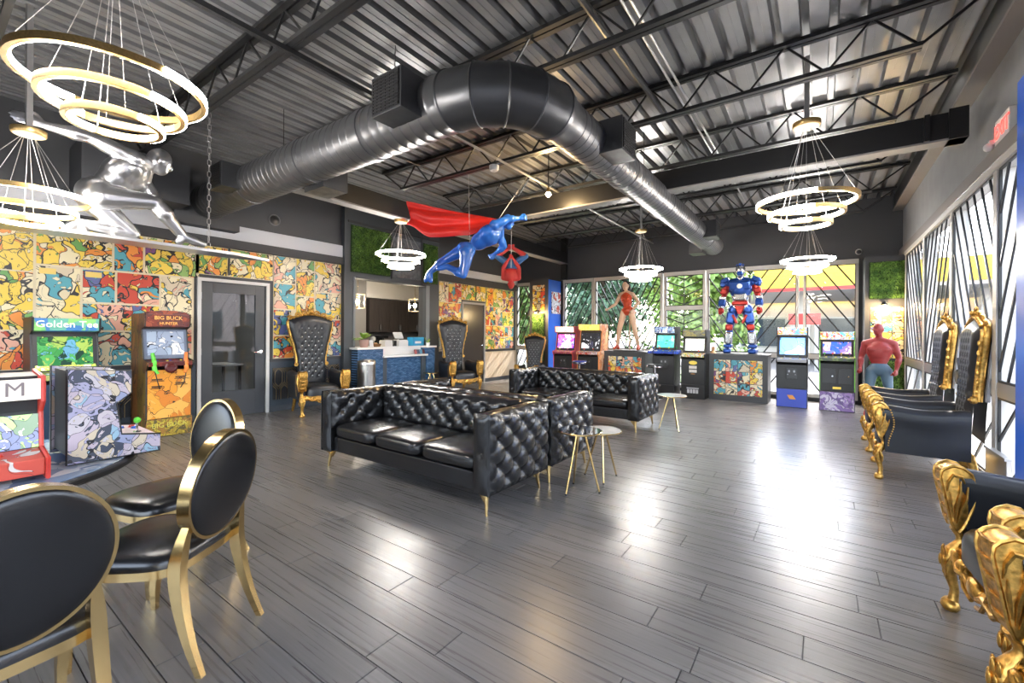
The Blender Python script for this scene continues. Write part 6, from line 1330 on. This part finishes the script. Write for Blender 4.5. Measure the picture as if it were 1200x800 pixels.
t = item('snack_basket', 'brown basket of small snacks between card stand and white boxes', 'basket', (XC-.1, 5.74, 1.06)); MB().lathe([(0, 0), (.09, 0), (.12, .06), (.11, .06), (.085, .01), (0, .01)], (0, 0, 0), 18).build('bowl', mat('wicker_brown', (.2, .1, .04), .7), t, smooth=40)
rnd = random.Random(9)
for i in range(9): MB().ell((rnd.uniform(-.06, .06), rnd.uniform(-.06, .06), .055+.012*(i % 3)), .03, .02, .015, 8, 6).build('snack', mat('snack_%d' % (i % 3), ((.35, .05, .03), (.5, .35, .1), (.1, .06, .03))[i % 3], .4), t, smooth=50)
t = item('colour_pamphlets', 'row of dark and red pamphlets on the lowered counter shelf', 'pamphlets', (XC+.13, 6.75, .8815))
for i in range(4): MB().cbox((0, -.12+i*.08, .05), (.01, .07, .1), Euler((0, -.25, 0))).build('pamphlet', mat('pamph_%d' % i, ((.3, .04, .04), (.03, .04, .08), (.05, .2, .3), (.1, .02, .02))[i], .4), t)
# bin
tb_ = thing('waste_bin', 'stainless round waste bin in front of the blue-tiled counter', 'bin', (-7.02, 5.12, 0)); steel = mat('stainless_steel', (.55, .53, .5), .28, 1.0)
MB().lathe([(0, .02), (.165, .02), (.165, .74), (0, .74)], (0, 0, 0), 32).build('drum', steel, tb_, smooth=40); MB().lathe([(.165, .74), (.17, .745), (.17, .79), (.15, .83), (.06, .85), (0, .852)], (0, 0, 0), 32).build('domed_lid', steel, tb_, smooth=40); MB().lathe([(0, 0), (.168, 0), (.168, .02), (0, .02)], (0, 0, 0), 32).build('base', black_plastic, tb_); MB().box(.16, .2, -.04, .04, .01, .03).build('pedal', black_plastic, tb_)
MB().box(.167, .172, -.12, -.09, .62, .65).build('badge', white_paint, tb_)
# pendants over the counter
for lab, y in (('glass lantern pendant over the counter beside the potted plant', 5.42), ('glass lantern pendant over the counter beside the blue box', 7.0)):
    t = thing('lantern_pendant', lab, 'pendant', (-7.95, y+.15, 1.86), group='lantern pendants over the reception')
    MB().lathe([(0, .86), (.05, .86), (.05, .885), (0, .885)], (0, 0, 0), 16).build('canopy', brass, t); MB().cyl((0, 0, .3), (0, 0, .87), .006, n=8).build('stem', brass, t)
    fr = MB()
    for a, b in ((-1, -1), (1, -1), (1, 1), (-1, 1)): fr.box(a*.1-.008, a*.1+.008, b*.1-.008, b*.1+.008, 0, .3)
    for z in (.0, .29): fr.box(-.108, .108, -.108, -.092, z, z+.014).box(-.108, .108, .092, .108, z, z+.014).box(-.108, -.092, -.092, .092, z, z+.014).box(.092, .108, -.092, .092, z, z+.014)
    fr.box(-.1, .1, -.006, .006, .29, .304); fr.build('frame', mat('pale_gold_frame', (.75, .62, .42), .35, .6), t)
    for s in (-1, 1): MB().box(s*.1-.002, s*.1+.002, -.092, .092, .014, .29).build('glass_pane', glass, t); MB().box(-.092, .092, s*.1-.002, s*.1+.002, .014, .29).build('glass_pane', glass, t)
    MB().cyl((0, 0, .19), (0, 0, .3), .018, n=10).build('socket', brass, t); MB().ell((0, 0, .14), .04, .04, .055).build('bulb', mat('pendant_bulb', (1, .9, .75), .5, emit=60, ecol=(1, .84, .6)), t, smooth=60)
    ld = bpy.data.lights.new('pendant_light', 'POINT'); ld.energy = 18; ld.color = (1, .86, .66); ld.shadow_soft_size = .06; lo = bpy.data.objects.new('pendant_light', ld); C.objects.link(lo); lo.parent = t; lo.location = (0, 0, .14)
# back cabinets
esp = mat('espresso_wood', (.05, .04, .035), .45, var=.25, bscale=5, stretch=(6, 6, .6))
cbx = -9.95
for i in range(4):
    t = thing('wall_cabinet', ['dark wood wall cabinet next to the pale pillar in reception', 'dark wood wall cabinet second from the pale pillar', 'dark wood wall cabinet third from the pale pillar', 'dark wood wall cabinet fourth from the pale pillar'][i], 'cabinet', (cbx, 7.08+i*.66, 1.36), group='dark cabinets behind reception')
    MB().box(0, .34, 0, .655, 0, .88).build('body', esp, t)
    for k in range(2):
        d_ = MB().box(.34, .36, .004+k*.327, .326+k*.327, .004, .876).build('door', esp, t, bevel=.003); y = (.29 if k == 0 else .365); MB().box(.36, .385, y-.006, y+.006, .05, .2).build('handle', chrome, d_)
t = thing('back_counter', 'dark low counter under the wall cabinets in reception', 'counter', (cbx+.006, 7.08, 0)); MB().box(0, .6, 0, 2.7, 0, .88).build('body', esp, t); MB().box(-.0, .63, 0, 2.72, .88, .92).build('worktop', black_plastic, t)
t = item('coffee_machine', 'black coffee machine with silver spout on the back counter', 'appliance', (cbx+.3, 7.5, .92)); MB().box(-.15, .15, -.12, .12, 0, .05).box(-.15, -.02, -.12, .12, .05, .34).box(-.15, .15, -.12, .12, .27, .34).build('housing', black_plastic, t, bevel=.008); MB().cyl((.08, 0, .2), (.08, 0, .27), .03, n=12).build('spout', chrome, t)
t = item('round_dispenser', 'small white dispenser on the back counter', 'dispenser', (cbx+.35, 7.2, .92)); MB().lathe([(0, 0), (.06, 0), (.06, .02), (.03, .03), (.03, .2), (.07, .22), (.07, .3), (0, .33)], (0, 0, 0), 18).build('body', white_paint, t, smooth=40); MB().cyl((.05, 0, .15), (.09, 0, .13), .01, n=8).build('tap', chrome, t)
wall('wall_partition', [(-10.09, cbx, 4.62, 9.9, 0, 2.75)], mat('taupe_wall', (.26, .24, .22), .6)); struct(MB().box(cbx, -9.6, 6.55, 6.98, 0, 2.75).build('trim_8', MATS['taupe_wall']))
foliage('boxwood panel on the inner reception wall behind the potted plant', 2200, (cbx+.004, 5.85, .95), (0, 1, 0), (0, 0, 1), (1, 0, 0), .6, 1.35, 8)
fasc = struct(MB().box(cbx, cbx+.38, 6.98, 9.9, 2.26, 2.75).build('trim_7', offw))
# added glowing panels that brighten the office and reception, not known fixtures
for x, y, lab in ((-9.2, 3.0, 'added square fill light panel in the office behind the glazed door'), (-8.9, 6.2, 'added square fill light panel above the reception')):
    t = thing('added_fill_panel', lab, 'light', (x, y, 2.72), group='added office fill lights'); MB().box(-.31, .31, -.31, .31, 0, .03).build('frame', white_paint, t); MB().box(-.29, .29, -.29, .29, -.006, 0).build('diffuser', mat('panel_glow', (1, .97, .92), .5, emit=7), t)
# office desk seen through the door
t = thing('office_desk', 'pale desk in the office seen through the glazed door', 'desk', (-9.4, 3.1, 0)); MB().box(-.4, .4, -.7, .7, .71, .74).build('top', quartz, t)
for a in (-.36, .36):
    for b in (-.65, .65): MB().box(a-.02, a+.02, b-.02, b+.02, 0, .71).build('leg', black_plastic, t)
# ================================================================ small extras
t = thing('floor_grille', 'low stainless panel at the foot of the side windows', 'panel', (XR-.06, 5.15, 0)); MB().box(-.03, .0, -.26, .26, 0, .41).build('plate', steel, t, bevel=.004); MB().box(-.04, .0, -.26, .26, .41, .43).build('cap', alu, t)
t = thing('wooden_hand', 'small tan wooden hand ornament beside the armoured robot', 'ornament', (-1.86, 10.0, .96)); MB().lathe([(0, 0), (.06, 0), (.055, .02), (.03, .04), (.035, .09), (0, .1)], (0, 0, 0), 14).build('palm', mat('tan_wood', (.5, .28, .13), .5), t, smooth=40)
for i in range(4): MB().tube([(-.027+i*.018, 0, .09), (-.03+i*.02, -.005, .14+.01*(1.5-abs(i-1.5)))], [.011, .008], 7).build('finger', MATS['tan_wood'], t, smooth=40)
